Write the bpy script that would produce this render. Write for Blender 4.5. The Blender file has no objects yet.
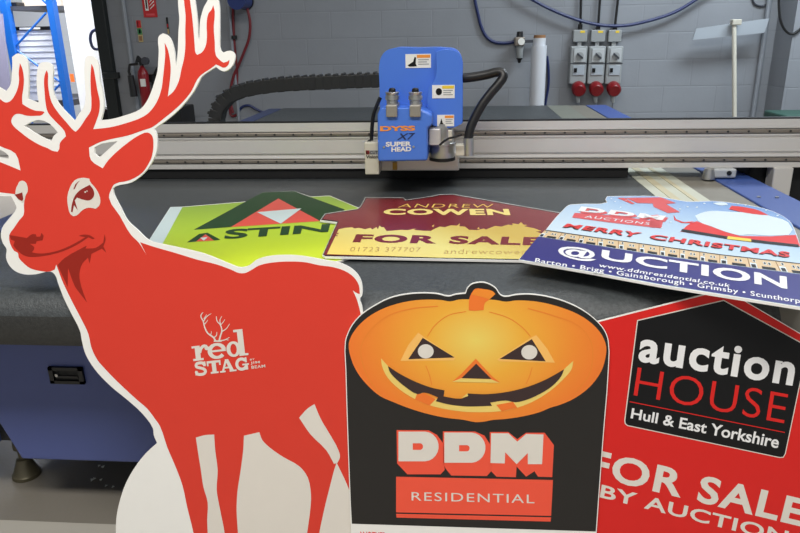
import bpy, bmesh, math, random
from mathutils import Vector, Matrix
from mathutils.geometry import tessellate_polygon
random.seed(4)
SC = bpy.context.scene
COL = SC.collection
BED = 0.66            # height of the cutting bed
CAMZ = 1.16

# ------------------------------------------------------------------ camera
FPX, PITCH, YAW, ROLL = 690.583, 0.32634, -0.0856266, -0.0191796
Fw = Vector((math.sin(YAW)*math.cos(PITCH), math.cos(YAW)*math.cos(PITCH), -math.sin(PITCH)))
Rw = Fw.cross(Vector((0, 0, 1))).normalized()
Uw = Rw.cross(Fw)
R2 = Rw*math.cos(ROLL)+Uw*math.sin(ROLL)
U2 = -Rw*math.sin(ROLL)+Uw*math.cos(ROLL)
EYE = Vector((0, 0, CAMZ))
cd = bpy.data.cameras.new('camera'); cam = bpy.data.objects.new('camera', cd); COL.objects.link(cam)
cam.matrix_world = Matrix(((R2.x, U2.x, -Fw.x, 0), (R2.y, U2.y, -Fw.y, 0), (R2.z, U2.z, -Fw.z, CAMZ), (0, 0, 0, 1)))
cd.sensor_width = 36; cd.lens = FPX/800*36; cd.clip_start = 0.02; cd.clip_end = 60
SC.camera = cam

def ray(x, y): return Fw+R2*((x-400)/FPX)-U2*((y-266.5)/FPX)
def PY(x, y, Y):                      # measured photo point -> point on the upright plane at depth Y
    d = ray(x, y); return EYE+d*(Y/d.y)
def PZ(x, y, z):
    d = ray(x, y); return EYE+d*((z-CAMZ)/d.z)
def PP(x, y, o, n):
    d = ray(x, y); return EYE+d*((o-EYE).dot(n)/d.dot(n))

# ------------------------------------------------------------------ materials
def lin(c):
    return tuple(((v/255)/12.92 if v/255 <= .04045 else ((v/255+.055)/1.055)**2.4) for v in c)+(1,)
def mat(name, rgb, rough=.5, metal=0, noise=0, nscale=20, bump=0, bscale=60, spec=.5, alpha=1, emit=0):
    m = bpy.data.materials.new(name); m.use_nodes = True
    nt = m.node_tree; b = nt.nodes['Principled BSDF']
    b.inputs['Roughness'].default_value = rough; b.inputs['Metallic'].default_value = metal
    b.inputs['Specular IOR Level'].default_value = spec
    c = lin(rgb); b.inputs['Base Color'].default_value = c
    tc = nt.nodes.new('ShaderNodeTexCoord')
    n = nt.nodes.new('ShaderNodeTexNoise'); n.inputs['Scale'].default_value = nscale; n.inputs['Detail'].default_value = 5
    nt.links.new(tc.outputs['Object'], n.inputs['Vector'])
    r = nt.nodes.new('ShaderNodeMix'); r.data_type = 'RGBA'
    k = max(noise, .02)
    r.inputs['A'].default_value = tuple(v*(1-k) for v in c[:3])+(1,)
    r.inputs['B'].default_value = tuple(min(1, v*(1+k)) for v in c[:3])+(1,)
    nt.links.new(n.outputs['Fac'], r.inputs['Factor']); nt.links.new(r.outputs['Result'], b.inputs['Base Color'])
    if bump:
        n2 = nt.nodes.new('ShaderNodeTexNoise'); n2.inputs['Scale'].default_value = bscale; n2.inputs['Detail'].default_value = 6
        nt.links.new(tc.outputs['Object'], n2.inputs['Vector'])
        bp = nt.nodes.new('ShaderNodeBump'); bp.inputs['Strength'].default_value = bump; bp.inputs['Distance'].default_value = .01
        nt.links.new(n2.outputs['Fac'], bp.inputs['Height']); nt.links.new(bp.outputs['Normal'], b.inputs['Normal'])
    if emit:
        b.inputs['Emission Color'].default_value = c; b.inputs['Emission Strength'].default_value = emit
    return m
def grad_mat(name, stops, p0, p1, rough=.35, radial=False):
    """printed colour blend in the board's own coordinates"""
    m = mat(name, (255, 255, 255), rough); nt = m.node_tree; b = nt.nodes['Principled BSDF']
    tc = nt.nodes.new('ShaderNodeTexCoord'); mp = nt.nodes.new('ShaderNodeMapping'); mp.vector_type = 'POINT'
    nt.links.new(tc.outputs['Object'], mp.inputs['Vector'])
    g = nt.nodes.new('ShaderNodeTexGradient'); rp = nt.nodes.new('ShaderNodeValToRGB')
    if radial:
        (cx, cy), (rx, ry) = p0, p1
        g.gradient_type = 'SPHERICAL'
        mp.inputs['Scale'].default_value = (1/rx, 1/ry, 0)
        mp.inputs['Location'].default_value = (-cx/rx, -cy/ry, 0)
    else:
        dx, dy = p1[0]-p0[0], p1[1]-p0[1]; L = math.hypot(dx, dy); a = -math.atan2(dy, dx)
        mp.inputs['Rotation'].default_value = (0, 0, a); mp.inputs['Scale'].default_value = (1/L, 1/L, 1)
        q = Vector((p0[0]/L, p0[1]/L, 0)); q.rotate(Matrix.Rotation(a, 3, 'Z')); mp.inputs['Location'].default_value = (-q.x, -q.y, 0)
    nt.links.new(mp.outputs['Vector'], g.inputs['Vector']); nt.links.new(g.outputs['Fac'], rp.inputs['Fac'])
    el = rp.color_ramp.elements
    while len(el) < len(stops): el.new(.5)
    for e, (t, c) in zip(el, stops): e.position = t; e.color = lin(c)
    nt.links.new(rp.outputs['Color'], b.inputs['Base Color'])
    return m

def block_wall_mat(name, rgb, axis='x', mortar=.94):
    m = mat(name, rgb, .75); nt = m.node_tree; b = nt.nodes['Principled BSDF']
    tc = nt.nodes.new('ShaderNodeTexCoord'); sp = nt.nodes.new('ShaderNodeSeparateXYZ'); cb = nt.nodes.new('ShaderNodeCombineXYZ')
    nt.links.new(tc.outputs['Object'], sp.inputs[0])
    nt.links.new(sp.outputs['X' if axis == 'x' else 'Y'], cb.inputs['X']); zo = nt.nodes.new('ShaderNodeMath'); zo.operation = 'ADD'; zo.inputs[1].default_value = .074; nt.links.new(sp.outputs['Z'], zo.inputs[0]); nt.links.new(zo.outputs[0], cb.inputs['Y'])
    br = nt.nodes.new('ShaderNodeTexBrick'); br.inputs['Scale'].default_value = 1
    br.inputs['Brick Width'].default_value = .4; br.inputs['Row Height'].default_value = .2
    br.inputs['Mortar Size'].default_value = .006; br.inputs['Mortar Smooth'].default_value = .4; br.offset = .5
    c = lin(rgb)
    br.inputs['Color1'].default_value = c; br.inputs['Color2'].default_value = tuple(v*.95 for v in c[:3])+(1,)
    br.inputs['Mortar'].default_value = tuple(v*mortar for v in c[:3])+(1,)
    nt.links.new(cb.outputs[0], br.inputs['Vector'])
    n = nt.nodes.new('ShaderNodeTexNoise'); n.inputs['Scale'].default_value = 2.2; n.inputs['Detail'].default_value = 6
    nt.links.new(tc.outputs['Object'], n.inputs['Vector'])
    mr = nt.nodes.new('ShaderNodeMapRange'); mr.inputs['To Min'].default_value = .84; mr.inputs['To Max'].default_value = 1.1
    nt.links.new(n.outputs['Fac'], mr.inputs['Value'])
    mx = nt.nodes.new('ShaderNodeMix'); mx.data_type = 'RGBA'; mx.blend_type = 'MULTIPLY'; mx.inputs['Factor'].default_value = 1
    nt.links.new(br.outputs['Color'], mx.inputs['A']); nt.links.new(mr.outputs['Result'], mx.inputs['B'])
    nt.links.new(mx.outputs['Result'], b.inputs['Base Color'])
    n2 = nt.nodes.new('ShaderNodeTexNoise'); n2.inputs['Scale'].default_value = 45; n2.inputs['Detail'].default_value = 6
    nt.links.new(tc.outputs['Object'], n2.inputs['Vector'])
    ad = nt.nodes.new('ShaderNodeMath'); ad.operation = 'MULTIPLY_ADD'; ad.inputs[1].default_value = .25
    iv = nt.nodes.new('ShaderNodeMath'); iv.operation = 'SUBTRACT'; iv.inputs[0].default_value = 1
    nt.links.new(br.outputs['Fac'], iv.inputs[1]); nt.links.new(n2.outputs['Fac'], ad.inputs[0]); nt.links.new(iv.outputs[0], ad.inputs[2])
    bp = nt.nodes.new('ShaderNodeBump'); bp.inputs['Strength'].default_value = .3; bp.inputs['Distance'].default_value = .01
    nt.links.new(ad.outputs[0], bp.inputs['Height']); nt.links.new(bp.outputs['Normal'], b.inputs['Normal'])
    return m

M = {}
def C(name, rgb, rough=.5, **k):
    M[name] = mat(name, rgb, rough, **k); return M[name]
C('print_red', (216, 62, 47), .38, spec=.25); C('print_white', (222, 216, 206), .4, spec=.25); C('print_black', (42, 40, 38), .38, spec=.25)
C('dark_red', (150, 38, 26), .4, spec=.25); C('eye_red', (140, 30, 22), .4)
C('foamboard', (238, 237, 232), .5); C('logo_red', (240, 84, 58), .4)
C('house_red', (214, 38, 34), .38, spec=.25); C('ink_black', (20, 20, 21), .35, spec=.25); C('text_white', (232, 232, 232), .4, spec=.25)
C('orange_mid', (240, 140, 40), .4); C('orange_dark', (240, 120, 40), .4); C('orange_line', (236, 132, 40), .4)
C('rim_yellow', (236, 206, 110), .4); C('glow', (248, 190, 100), .4); C('mouth_dark', (56, 38, 36), .4)
C('green_dark', (32, 66, 34), .4, spec=.2); C('astin_red', (224, 74, 60), .3); C('strip_white', (205, 222, 222), .3)
C('maroon', (120, 30, 38), .28); C('gold_dim', (178, 140, 76), .3); C('gold', (226, 196, 96), .28); C('gold_light', (236, 216, 130), .28)
C('navy', (38, 32, 118), .28); C('sky_print', (176, 206, 236), .28); C('brick_print', (216, 188, 146), .35)
C('ice_white', (220, 234, 240), .3); C('gift_red', (224, 42, 42), .3); C('pink_red', (220, 84, 90), .3); C('yellow', (236, 204, 60), .4)
C('bed_mat', (65, 69, 71), .45, noise=.7, nscale=130, bump=.2, bscale=300)
C('lip_shade_and_cover', (46, 46, 44), .5, noise=.6, nscale=130, bump=.2, bscale=420)  # mat colour darkened for the shade on the lip; also colours the end cover
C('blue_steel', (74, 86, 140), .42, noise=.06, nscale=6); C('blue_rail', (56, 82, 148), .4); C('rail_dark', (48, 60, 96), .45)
C('blue_head', (76, 124, 222), .25); C('blue_rack', (16, 92, 180), .4)
C('alu', (224, 221, 216), .32, metal=.3); C('alu_dark', (142, 134, 124), .4, metal=.45); C('steel', (190, 190, 188), .28, metal=.85)
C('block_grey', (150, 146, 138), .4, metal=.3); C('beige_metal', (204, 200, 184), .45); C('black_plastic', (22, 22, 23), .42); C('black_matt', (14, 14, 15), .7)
C('chain_black', (26, 27, 28), .5); C('grey_plastic', (152, 156, 157), .45); C('grey_light', (184, 188, 190), .45)
C('socket_red', (124, 14, 22), .35); C('tube_white', (208, 212, 218), .5); C('kraft', (150, 110, 74), .7)
C('hose_blue', (36, 48, 96), .4); C('hose_red', (116, 30, 38), .45); C('reel_blue', (30, 50, 110), .4)
C('ext_red', (136, 18, 28), .3); C('sign_red', (196, 40, 44), .45); C('sign_green', (60, 130, 80), .5); C('sign_tan', (190, 170, 120), .5)
C('wood_pale', (196, 192, 178), .6); C('panel_grey', (166, 174, 182), .6); C('conduit', (140, 145, 152), .5)
C('door_white', (240, 242, 246), .5); C('slat_white', (226, 230, 238), .5); C('slat_line', (170, 176, 190), .5)
C('frame_dark', (20, 26, 26), .5); C('foot_metal', (100, 94, 74), .4, metal=.4); C('green_box', (42, 76, 66), .6)
C('strip_pale', (186, 188, 172), .5, noise=.08, nscale=8); C('strip_yellow', (188, 180, 150), .5); C('strip_grey', (118, 120, 110), .5, noise=.1, nscale=9); C('strip_tan', (118, 114, 104), .5, noise=.15, nscale=18)
C('orange_tag', (246, 120, 50), .5); C('sticker', (236, 236, 230), .5); C('carton', (188, 176, 164), .7); C('shelf_grey', (60, 62, 70), .5)
C('purple_board', (58, 58, 80), .5); C('lilac_sheet', (128, 126, 150), .5); C('x_dark', (28, 40, 84), .4); C('dyss_orange', (240, 150, 60), .4)
C('floor_pale', (176, 172, 162), .4, noise=.05, nscale=6); C('floor_grey', (124, 119, 110), .32, noise=.08, nscale=5, bump=.05, bscale=90)
M['wall_mat'] = block_wall_mat('painted_blockwork', (144, 148, 154)); M['wall_side'] = block_wall_mat('painted_blockwork_side', (146, 151, 158), 'y')
C('ceiling_mat', (170, 172, 174), .8); C('lamp_metal', (200, 200, 200), .5)

# ------------------------------------------------------------------ geometry helpers
def tag(o, label=None, cat=None, group=None, kind=None):
    if label: o['label'] = label
    if cat: o['category'] = cat
    if group: o['group'] = group
    if kind: o['kind'] = kind
    return o
def empty(name, loc, label=None, cat=None, group=None, rot=None):
    o = bpy.data.objects.new(name, None); COL.objects.link(o); o.empty_display_size = .05
    if rot is not None: o.matrix_world = Matrix.Translation(loc) @ rot.to_4x4()
    else: o.location = loc
    return tag(o, label, cat, group)

class MB:
    def __init__(s): s.v = []; s.f = []; s.m = []
    def add(s, vs, fs, mi=0):
        o = len(s.v); s.v += [Vector(p) for p in vs]
        for f in fs: s.f.append([i+o for i in f]); s.m.append(mi)
        return s
    def box(s, a, b, mi=0):
        x0, y0, z0 = (min(a[i], b[i]) for i in range(3)); x1, y1, z1 = (max(a[i], b[i]) for i in range(3))
        return s.add([(x0, y0, z0), (x1, y0, z0), (x1, y1, z0), (x0, y1, z0), (x0, y0, z1), (x1, y0, z1), (x1, y1, z1), (x0, y1, z1)],
                     [(0, 3, 2, 1), (4, 5, 6, 7), (0, 1, 5, 4), (1, 2, 6, 5), (2, 3, 7, 6), (3, 0, 4, 7)], mi)
    def hexa(s, q0, q1, mi=0):            # two quads joined
        return s.add(list(q0)+list(q1), [(3, 2, 1, 0), (4, 5, 6, 7), (0, 1, 5, 4), (1, 2, 6, 5), (2, 3, 7, 6), (3, 0, 4, 7)], mi)
    def tube(s, path, r, n=10, mi=0, caps=True):
        path = [Vector(p) for p in path]; k = len(path); rs = r if isinstance(r, (list, tuple)) else [r]*k
        base = len(s.v); up = None
        for i, p in enumerate(path):
            t = (path[min(i+1, k-1)]-path[max(i-1, 0)]).normalized()
            if up is None:
                up = Vector((0, 0, 1)) if abs(t.z) < .9 else Vector((0, 1, 0))
            a = (up-t*up.dot(t)).normalized(); b = t.cross(a); up = a
            for j in range(n):
                q = 2*math.pi*j/n; s.v.append(p+(a*math.cos(q)+b*math.sin(q))*rs[i])
        for i in range(k-1):
            for j in range(n):
                s.f.append([base+i*n+j, base+i*n+(j+1) % n, base+(i+1)*n+(j+1) % n, base+(i+1)*n+j]); s.m.append(mi)
        if caps:
            s.f.append([base+j for j in range(n)][::-1]); s.m.append(mi)
            s.f.append([base+(k-1)*n+j for j in range(n)]); s.m.append(mi)
        return s
    def prism(s, poly, fn, d0, d1, mi=0):   # poly 2d; fn(u,v,d)->3d
        n = len(poly); o = len(s.v)
        s.v += [Vector(fn(u, v, d0)) for u, v in poly]+[Vector(fn(u, v, d1)) for u, v in poly]
        tris = tessellate_polygon([[Vector((u, v, 0)) for u, v in poly]])
        for t in tris:
            s.f.append([o+i for i in t]); s.m.append(mi); s.f.append([o+n+i for i in t][::-1]); s.m.append(mi)
        for i in range(n):
            j = (i+1) % n; s.f.append([o+i, o+j, o+n+j, o+n+i]); s.m.append(mi)
        return s
    def build(s, name, mats, parent=None, smooth=False, bevel=0, seg=2, tagd=None):
        me = bpy.data.meshes.new(name); off = Vector((0, 0, 0))
        if parent is not None:
            r = parent
            while r is not None: off = off+r.location; r = r.parent
        me.from_pydata([tuple(p-off) for p in s.v], [], s.f)
        ms = mats if isinstance(mats, (list, tuple)) else [mats]
        for m in ms: me.materials.append(M[m] if isinstance(m, str) else m)
        for p, i in zip(me.polygons, s.m): p.material_index = i; p.use_smooth = smooth
        bm = bmesh.new(); bm.from_mesh(me); bmesh.ops.recalc_face_normals(bm, faces=bm.faces); bm.to_mesh(me); bm.free()
        o = bpy.data.objects.new(name, me); COL.objects.link(o)
        if parent is not None: o.parent = parent
        if bevel:
            b = o.modifiers.new('bevel', 'BEVEL'); b.width = bevel; b.segments = seg; b.limit_method = 'ANGLE'; b.angle_limit = .6
            if seg > 2:
                for p in me.polygons: p.use_smooth = True
                w = o.modifiers.new('wn', 'WEIGHTED_NORMAL')
        if smooth and not bevel:
            try: me.set_sharp_from_angle(angle=math.radians(42))
            except Exception: pass
        return o

def smooth_poly(p, sub=3, corner=52, closed=True):
    n = len(p); out = []; P = [Vector(q[:2]) for q in p]
    def tang(i):
        if not closed and i in (0, n-1): return None
        a = P[i]-P[i-1]; b = P[(i+1) % n]-P[i]
        if a.length < 1e-6 or b.length < 1e-6 or a.angle(b) > math.radians(corner): return None
        return (a.normalized()+b.normalized()).normalized()
    T = [tang(i) for i in range(n)]
    for i in range(n if closed else n-1):
        j = (i+1) % n; ch = P[j]-P[i]; L = ch.length; c = ch.normalized() if L > 0 else ch
        t0 = (T[i] or c)*L; t1 = (T[j] or c)*L
        for k in range(sub):
            t = k/sub; h = (2*t**3-3*t**2+1, t**3-2*t**2+t, -2*t**3+3*t**2, t**3-t**2)
            q = P[i]*h[0]+t0*h[1]+P[j]*h[2]+t1*h[3]; out.append((q.x, q.y))
    if not closed: out.append((P[-1].x, P[-1].y))
    return out
def area(p): return sum(p[i-1][0]*p[i][1]-p[i][0]*p[i-1][1] for i in range(len(p)))/2
def inset(p, d):
    s = 1 if area(p) > 0 else -1; n = len(p); out = []
    for i in range(n):
        a = Vector(p[i])-Vector(p[i-1]); b = Vector(p[(i+1) % n])-Vector(p[i])
        if a.length < 1e-9: a = b
        if b.length < 1e-9: b = a
        na = Vector((-a.y, a.x)).normalized(); nb = Vector((-b.y, b.x)).normalized(); m = na+nb
        m = m/max(m.dot(na), .5) if m.length > 1e-6 else na
        out.append((p[i][0]+s*d*m.x, p[i][1]+s*d*m.y))
    return out
def ribbon(path, w):
    ws = w if isinstance(w, (list, tuple)) else [w]*len(path); L = []; Rr = []
    for i, p in enumerate(path):
        a = Vector(path[max(i-1, 0)]); b = Vector(path[min(i+1, len(path)-1)]); t = (b-a).normalized(); nn = Vector((-t.y, t.x))
        L.append((p[0]+nn.x*ws[i]/2, p[1]+nn.y*ws[i]/2)); Rr.append((p[0]-nn.x*ws[i]/2, p[1]-nn.y*ws[i]/2))
    return L+Rr[::-1]
def ell(cx, cy, rx, ry, n=28, a0=0, a1=360):
    full = abs(a1-a0) >= 360
    return [(cx+rx*math.cos(math.radians(a0+(a1-a0)*i/(n if full else n-1))), cy+ry*math.sin(math.radians(a0+(a1-a0)*i/(n if full else n-1)))) for i in range(n)]
def T(x0, y0, s, pts): return [(x0+x/s, y0+y/s) for x, y in pts]      # crop reading -> photo pixel

_txt = {}
def text2d(body, off=0.0, space=1.0):
    k = (body, off, space)
    if k in _txt: return _txt[k]
    cu = bpy.data.curves.new('t', 'FONT'); cu.body = body; cu.offset = off; cu.space_character = space; cu.resolution_u = 4
    ob = bpy.data.objects.new('t', cu); COL.objects.link(ob)
    dg = bpy.context.evaluated_depsgraph_get(); dg.update()
    me = bpy.data.meshes.new_from_object(ob.evaluated_get(dg))
    vs = [(v.co.x, v.co.y) for v in me.vertices]; fs = [list(p.vertices) for p in me.polygons]
    COL.objects.unlink(ob); bpy.data.objects.remove(ob); bpy.data.curves.remove(cu); bpy.data.meshes.remove(me)
    x0 = min(v[0] for v in vs); x1 = max(v[0] for v in vs); y0 = min(v[1] for v in vs); y1 = max(v[1] for v in vs)
    vs = [((x-x0)/(x1-x0), (y-y0)/(y1-y0)) for x, y in vs]
    _txt[k] = (vs, fs); return _txt[k]

class Board:
    """a flat printed board with its own frame; print is laid on it as thin ink layers"""
    def __init__(s, name, o, u, v, label, cat, group=None, ymin=None):
        s.o = o; s.u = u.normalized(); n = s.u.cross(v).normalized(); s.n = n; s.v = n.cross(s.u); s.ymin = ymin
        rot = Matrix((s.u, s.v, s.n)).transposed()
        s.root = empty(name, o, label, cat, group, rot)
    def loc(s, p):
        q = PP(p[0], p[1], s.o, s.n)-s.o; y = q.dot(s.v)
        if s.ymin is not None: y = max(y, s.ymin)
        return (q.dot(s.u), y)
    def _obj(s, name, v, f, mi, mats, parent=None):
        me = bpy.data.meshes.new(name); me.from_pydata(v, [], f)
        for m in mats: me.materials.append(M[m] if isinstance(m, str) else m)
        for p, i in zip(me.polygons, mi): p.material_index = i
        bm = bmesh.new(); bm.from_mesh(me)
        for fc in bm.faces: fc.normal_update()
        bm.to_mesh(me); bm.free()
        o = bpy.data.objects.new(name, me); COL.objects.link(o); o.parent = parent or s.root; return o
    def panel(s, outline, th, m, holes=(), name='board_panel'):
        loops = [[s.loc(p) for p in L] for L in (outline,)+tuple(holes)]
        flat = [p for L in loops for p in L]; n = len(flat)
        v = [(x, y, 0) for x, y in flat]+[(x, y, -th) for x, y in flat]; f = []
        for t in tessellate_polygon([[Vector((x, y, 0)) for x, y in L] for L in loops]):
            a, b, c = t
            cr = (flat[b][0]-flat[a][0])*(flat[c][1]-flat[a][1])-(flat[b][1]-flat[a][1])*(flat[c][0]-flat[a][0])
            if cr < 0: b, c = c, b
            f.append((a, b, c)); f.append((n+c, n+b, n+a))
        k = 0
        for li, L in enumerate(loops):
            ccw = (area(L) > 0) == (li == 0)
            for i in range(len(L)):
                a = k+i; b = k+(i+1) % len(L)
                f.append((a, n+a, n+b, b) if ccw else (a, b, n+b, n+a))
            k += len(L)
        return s._obj(name, v, f, [0]*len(f), [m])
    def prints(s, name, layers):             # layers: (polygon px or (outer,holes), material, level)
        v = []; f = []; mi = []; mats = []
        for L in layers:
            pol, m, lv = L
            if m not in mats: mats.append(m)
            loops = pol if isinstance(pol[0][0], (tuple, list)) else [pol]
            loops = [[s.loc(p) for p in q] for q in loops]
            o = len(v); flat = [p for q in loops for p in q]
            v += [(x, y, .00035*lv) for x, y in flat]
            for a, b, c in tessellate_polygon([[Vector((x, y, 0)) for x, y in q] for q in loops]):
                cr = (flat[b][0]-flat[a][0])*(flat[c][1]-flat[a][1])-(flat[b][1]-flat[a][1])*(flat[c][0]-flat[a][0])
                if abs(cr) < 1e-12: continue
                if cr < 0: b, c = c, b
                f.append((o+a, o+b, o+c)); mi.append(mats.index(m))
        return s._obj(name, v, f, mi, mats)
    def text(s, body, quad, m, lv=4, off=0.0, space=1.0, name='lettering'):
        vs, fs = text2d(body, off, space); bl, br, tr, tl = [Vector(q) for q in quad]; v = []
        for x, y in vs:
            p = bl*(1-x)*(1-y)+br*x*(1-y)+tr*x*y+tl*(1-x)*y
            q = s.loc(p); v.append((q[0], q[1], .00035*lv))
        return s._obj(name, v, fs, [0]*len(fs), [m])

# ------------------------------------------------------------------ the room
def struct(name, mb, m, **k):
    o = mb.build(name, m, **k); o['kind'] = 'structure'; return o
WY = 5.7
fx = PY(94, 0, WY).x; fx2 = PY(106, 0, WY).x       # dark door jamb
jz = PY(117, 75, WY).z
struct('floor', MB().box((-7, -3, -.1), (4.2, 10.4, 0)), 'floor_grey')
struct('wall_back', MB().box((fx2, WY, 0), (4.2, WY+.2, 3.8)).box((fx-2.6, WY, 2.9), (fx2, WY+.2, 3.8)).box((-7, WY, 0), (fx-2.6, WY+.2, 3.8)), 'wall_mat')
struct('wall_right', MB().box((4.0, -3, 0), (4.2, WY, 3.8)), 'wall_side')
struct('wall_left', MB().box((-5.2, -3, 0), (-5, WY, 3.8)), 'wall_side')
struct('ceiling', MB().box((-7, -3, 3.8), (4.2, 10.4, 3.9)), 'ceiling_mat')
struct('wall_far_room', MB().box((-7, 10.2, 0), (fx2+2, 10.4, 3.8)), 'wall_mat')
struct('wall_far_room_side', MB().box((fx2+1.2, WY+.2, 0), (fx2+1.4, 10.2, 3.8)), 'wall_side')
pa = PY(797, 7, 5.41)
struct('trim_1', MB().box((pa.x, 5.41, 0), (4.0, WY, 3.8)), 'wall_mat')                      # projecting pier
struct('door_1', MB().box((fx, WY-.06, 0), (fx2, WY+.22, 2.9)).box((fx+.02, WY-.08, jz-.025), (fx2+.05, WY-.04, jz+.025)), 'frame_dark', bevel=.006)
f1 = PZ(60, 522.5, 0)
struct('trim_2', MB().box((-4.9, -1.5, 0), (3.9, f1.y, .0008)), 'floor_pale')
# conduit on the pier corner and on the left of the wall
cx0 = PY(769.5, 0, WY-.03)
tag(MB().tube([(cx0.x, WY-.03, 3.7), (cx0.x, WY-.03, .02)], .019, 10).build('wall_conduit', 'conduit', smooth=True),
    'grey vertical pipe on the wall beside the right pier', 'pipe')
cx1 = PY(123, 2, WY-.02)
tag(MB().tube([(cx1.x, WY-.02, 3.7), (cx1.x, WY-.02, .02)], .018, 8).build('wall_conduit', 'conduit', smooth=True),
    'thin vertical pipe on the wall right of the dark door jamb', 'pipe')
cx2 = PY(228, 2, WY-.02)
tag(MB().tube([(cx2.x, WY-.02, 3.7), (cx2.x, WY-.02, .02)], .014, 8).build('wall_conduit', 'conduit', smooth=True),
    'thin vertical pipe on the wall left of the red air hose', 'pipe')

# ------------------------------------------------------------------ flatbed cutter
Y0, Y1 = 1.33, 5.0
XL, XR = -1.25, .62
LIPY, LIPR = 1.26, .07
mach = empty('flatbed_cutter', (-.15, 3.1, 0), 'large blue flatbed cutting table with a black conveyor mat', 'cutting table')
prof = [(Y1, BED), (Y0, BED)]+[(Y0-LIPR*math.sin(math.radians(a)), BED-LIPR+LIPR*math.cos(math.radians(a))) for a in range(10, 91, 10)]+[(LIPY, .56), (LIPY+.01, .545), (LIPY+.05, .54), (LIPY+.06, .60), (Y1, .60)]
mat_mb = MB().prism(prof, lambda u, v, d: (d, u, v), XL, XR)
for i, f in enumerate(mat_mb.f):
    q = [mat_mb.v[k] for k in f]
    if max(p.y for p in q) < Y0+.01 and sum(p.z for p in q)/len(q) < BED-.045: mat_mb.m[i] = 1  # lower lip faces get the mat tone with shade painted in
mat_mb.build('cutting_mat', ['bed_mat', 'lip_shade_and_cover'], mach, smooth=True)
prof2 = prof[1:-1]+[(Y0+.0, .60)]
# front roll to the right of the mat, under the pale edge strips
MB().prism([(Y1, BED-.002), (Y0, BED-.002)]+[(Y0-LIPR*math.sin(math.radians(a)), BED-.002-LIPR+LIPR*math.cos(math.radians(a))) for a in range(10, 91, 10)]+[(LIPY, .56), (LIPY+.05, .54), (LIPY+.06, .60), (Y1, .60)],
           lambda u, v, d: (d, u, v), XR, .885).build('edge_bed', 'strip_tan', mach, smooth=True)
MB().box((XR, 1.345, BED-.002), (.765, 3.2, BED+.0015)).build('pale_strip', 'strip_pale', mach)
MB().box((XR, 3.2, BED-.002), (.765, Y1-.02, BED+.001)).build('grey_strip', 'strip_grey', mach)
MB().box((XR-.1, 3.7, BED), (.665, 4.1, BED+.002)).build('white_patch', 'strip_pale', mach)
MB().box((.655, 1.345, BED+.0015), (.68, 3.15, BED+.003)).box((.715, 1.345, BED+.0015), (.73, 3.15, BED+.003)).build('yellow_tape', 'strip_yellow', mach)
MB().box((.885, 1.30, .50), (1.02, Y1-.04, BED+.004)).build('side_rail', 'blue_rail', mach, bevel=.004)
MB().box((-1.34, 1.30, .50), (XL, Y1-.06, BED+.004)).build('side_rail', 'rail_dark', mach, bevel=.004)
for px in ((758.7, 197.6), (777, 198)):
    q = PZ(px[0], px[1], BED+.004); MB().tube([(q.x, q.y, BED+.004), (q.x, q.y, BED+.008)], .006, 8).build('rail_bolt', 'steel', mach)
# front blue panel, its left end cut on a slant
PYF = 1.42
pl = [PY(0, 420, PYF), PY(22, 459, PYF), PY(150, 463, PYF)]
zb = pl[1].z
poly = [(pl[0].x-.03, .58), (pl[0].x-.03, pl[0].z+.06), (pl[1].x, zb), (1.0, zb), (1.0, .58)]
fp = MB().prism(poly, lambda u, v, d: (u, d, v), PYF, PYF+.03).build('front_panel', 'blue_steel', mach, bevel=.004)
a, b = PY(49, 366, PYF), PY(86, 383, PYF)
h = MB()
for q0, q1 in (((a.x, a.z), (b.x, a.z-.008)), ((a.x, b.z), (b.x, b.z+.008)), ((a.x, a.z), (a.x+.011, b.z)), ((b.x-.011, a.z), (b.x, b.z))):
    h.box((q0[0], PYF-.008, q0[1]), (q1[0], PYF+.001, q1[1]))
h.box((a.x, PYF-.002, a.z), (b.x, PYF, b.z), 1).box((a.x+.02, PYF-.005, b.z+.014), (b.x-.015, PYF-.001, b.z+.02), 0)
h.tube([(a.x+.018, PYF-.007, (a.z+b.z)/2), (a.x+.018, PYF, (a.z+b.z)/2)], .004, 8, 2)
h.build('recessed_latch', ['black_plastic', 'black_matt', 'steel'], fp)
MB().box((-1.2, 1.62, .36), (.95, 4.8, .6)).build('base_frame', 'black_matt', mach)
MB().box((-1.33, 1.46, zb), (-1.2, 4.9, .56)).build('side_panel', 'blue_steel', mach)
MB().box((.93, 1.46, zb), (.99, 4.9, .56)).build('side_panel', 'blue_steel', mach)
MB().box((-1.9, 1.5, zb), (pl[1].x+.05, 1.53, .60)).build('end_cover', 'lip_shade_and_cover', mach)
def foot(x, y):
    MB().tube([(x, y, 0), (x, y, .01), (x, y, .014), (x, y, .05), (x, y, .056), (x, y, .058), (x, y, .085), (x, y, .09), (x, y, .11), (x, y, .112), (x, y, zb+.2)], [.037, .037, .033, .02, .018, .011, .011, .02, .02, .01, .01], 20).build('levelling_foot', 'foot_metal', mach, smooth=True)
f0 = PZ(27, 475, 0)
for x in (f0.x, .9):
    for y in (f0.y, 4.6): foot(x, y)

db = MB()
for px, py, sz in ((92, 480, .006), (94, 479, .005), (101, 480, .004), (106, 486, .004), (113, 487, .004), (103, 467, .005), (99, 466, .004)):
    q = PZ(px, py, 0); a = random.random()*3
    db.add([(q.x+sz*math.cos(a+k*2.1), q.y+sz*1.4*math.sin(a+k*2.1), z) for z in (.0003, .0022) for k in range(3)], [(0, 1, 2), (3, 4, 5), (0, 1, 4, 3), (1, 2, 5, 4), (2, 0, 3, 5)])
tag(db.build('floor_debris', 'sticker'), 'tiny scraps scattered on the floor below the blue panel', 'debris', kind='stuff')
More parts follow.
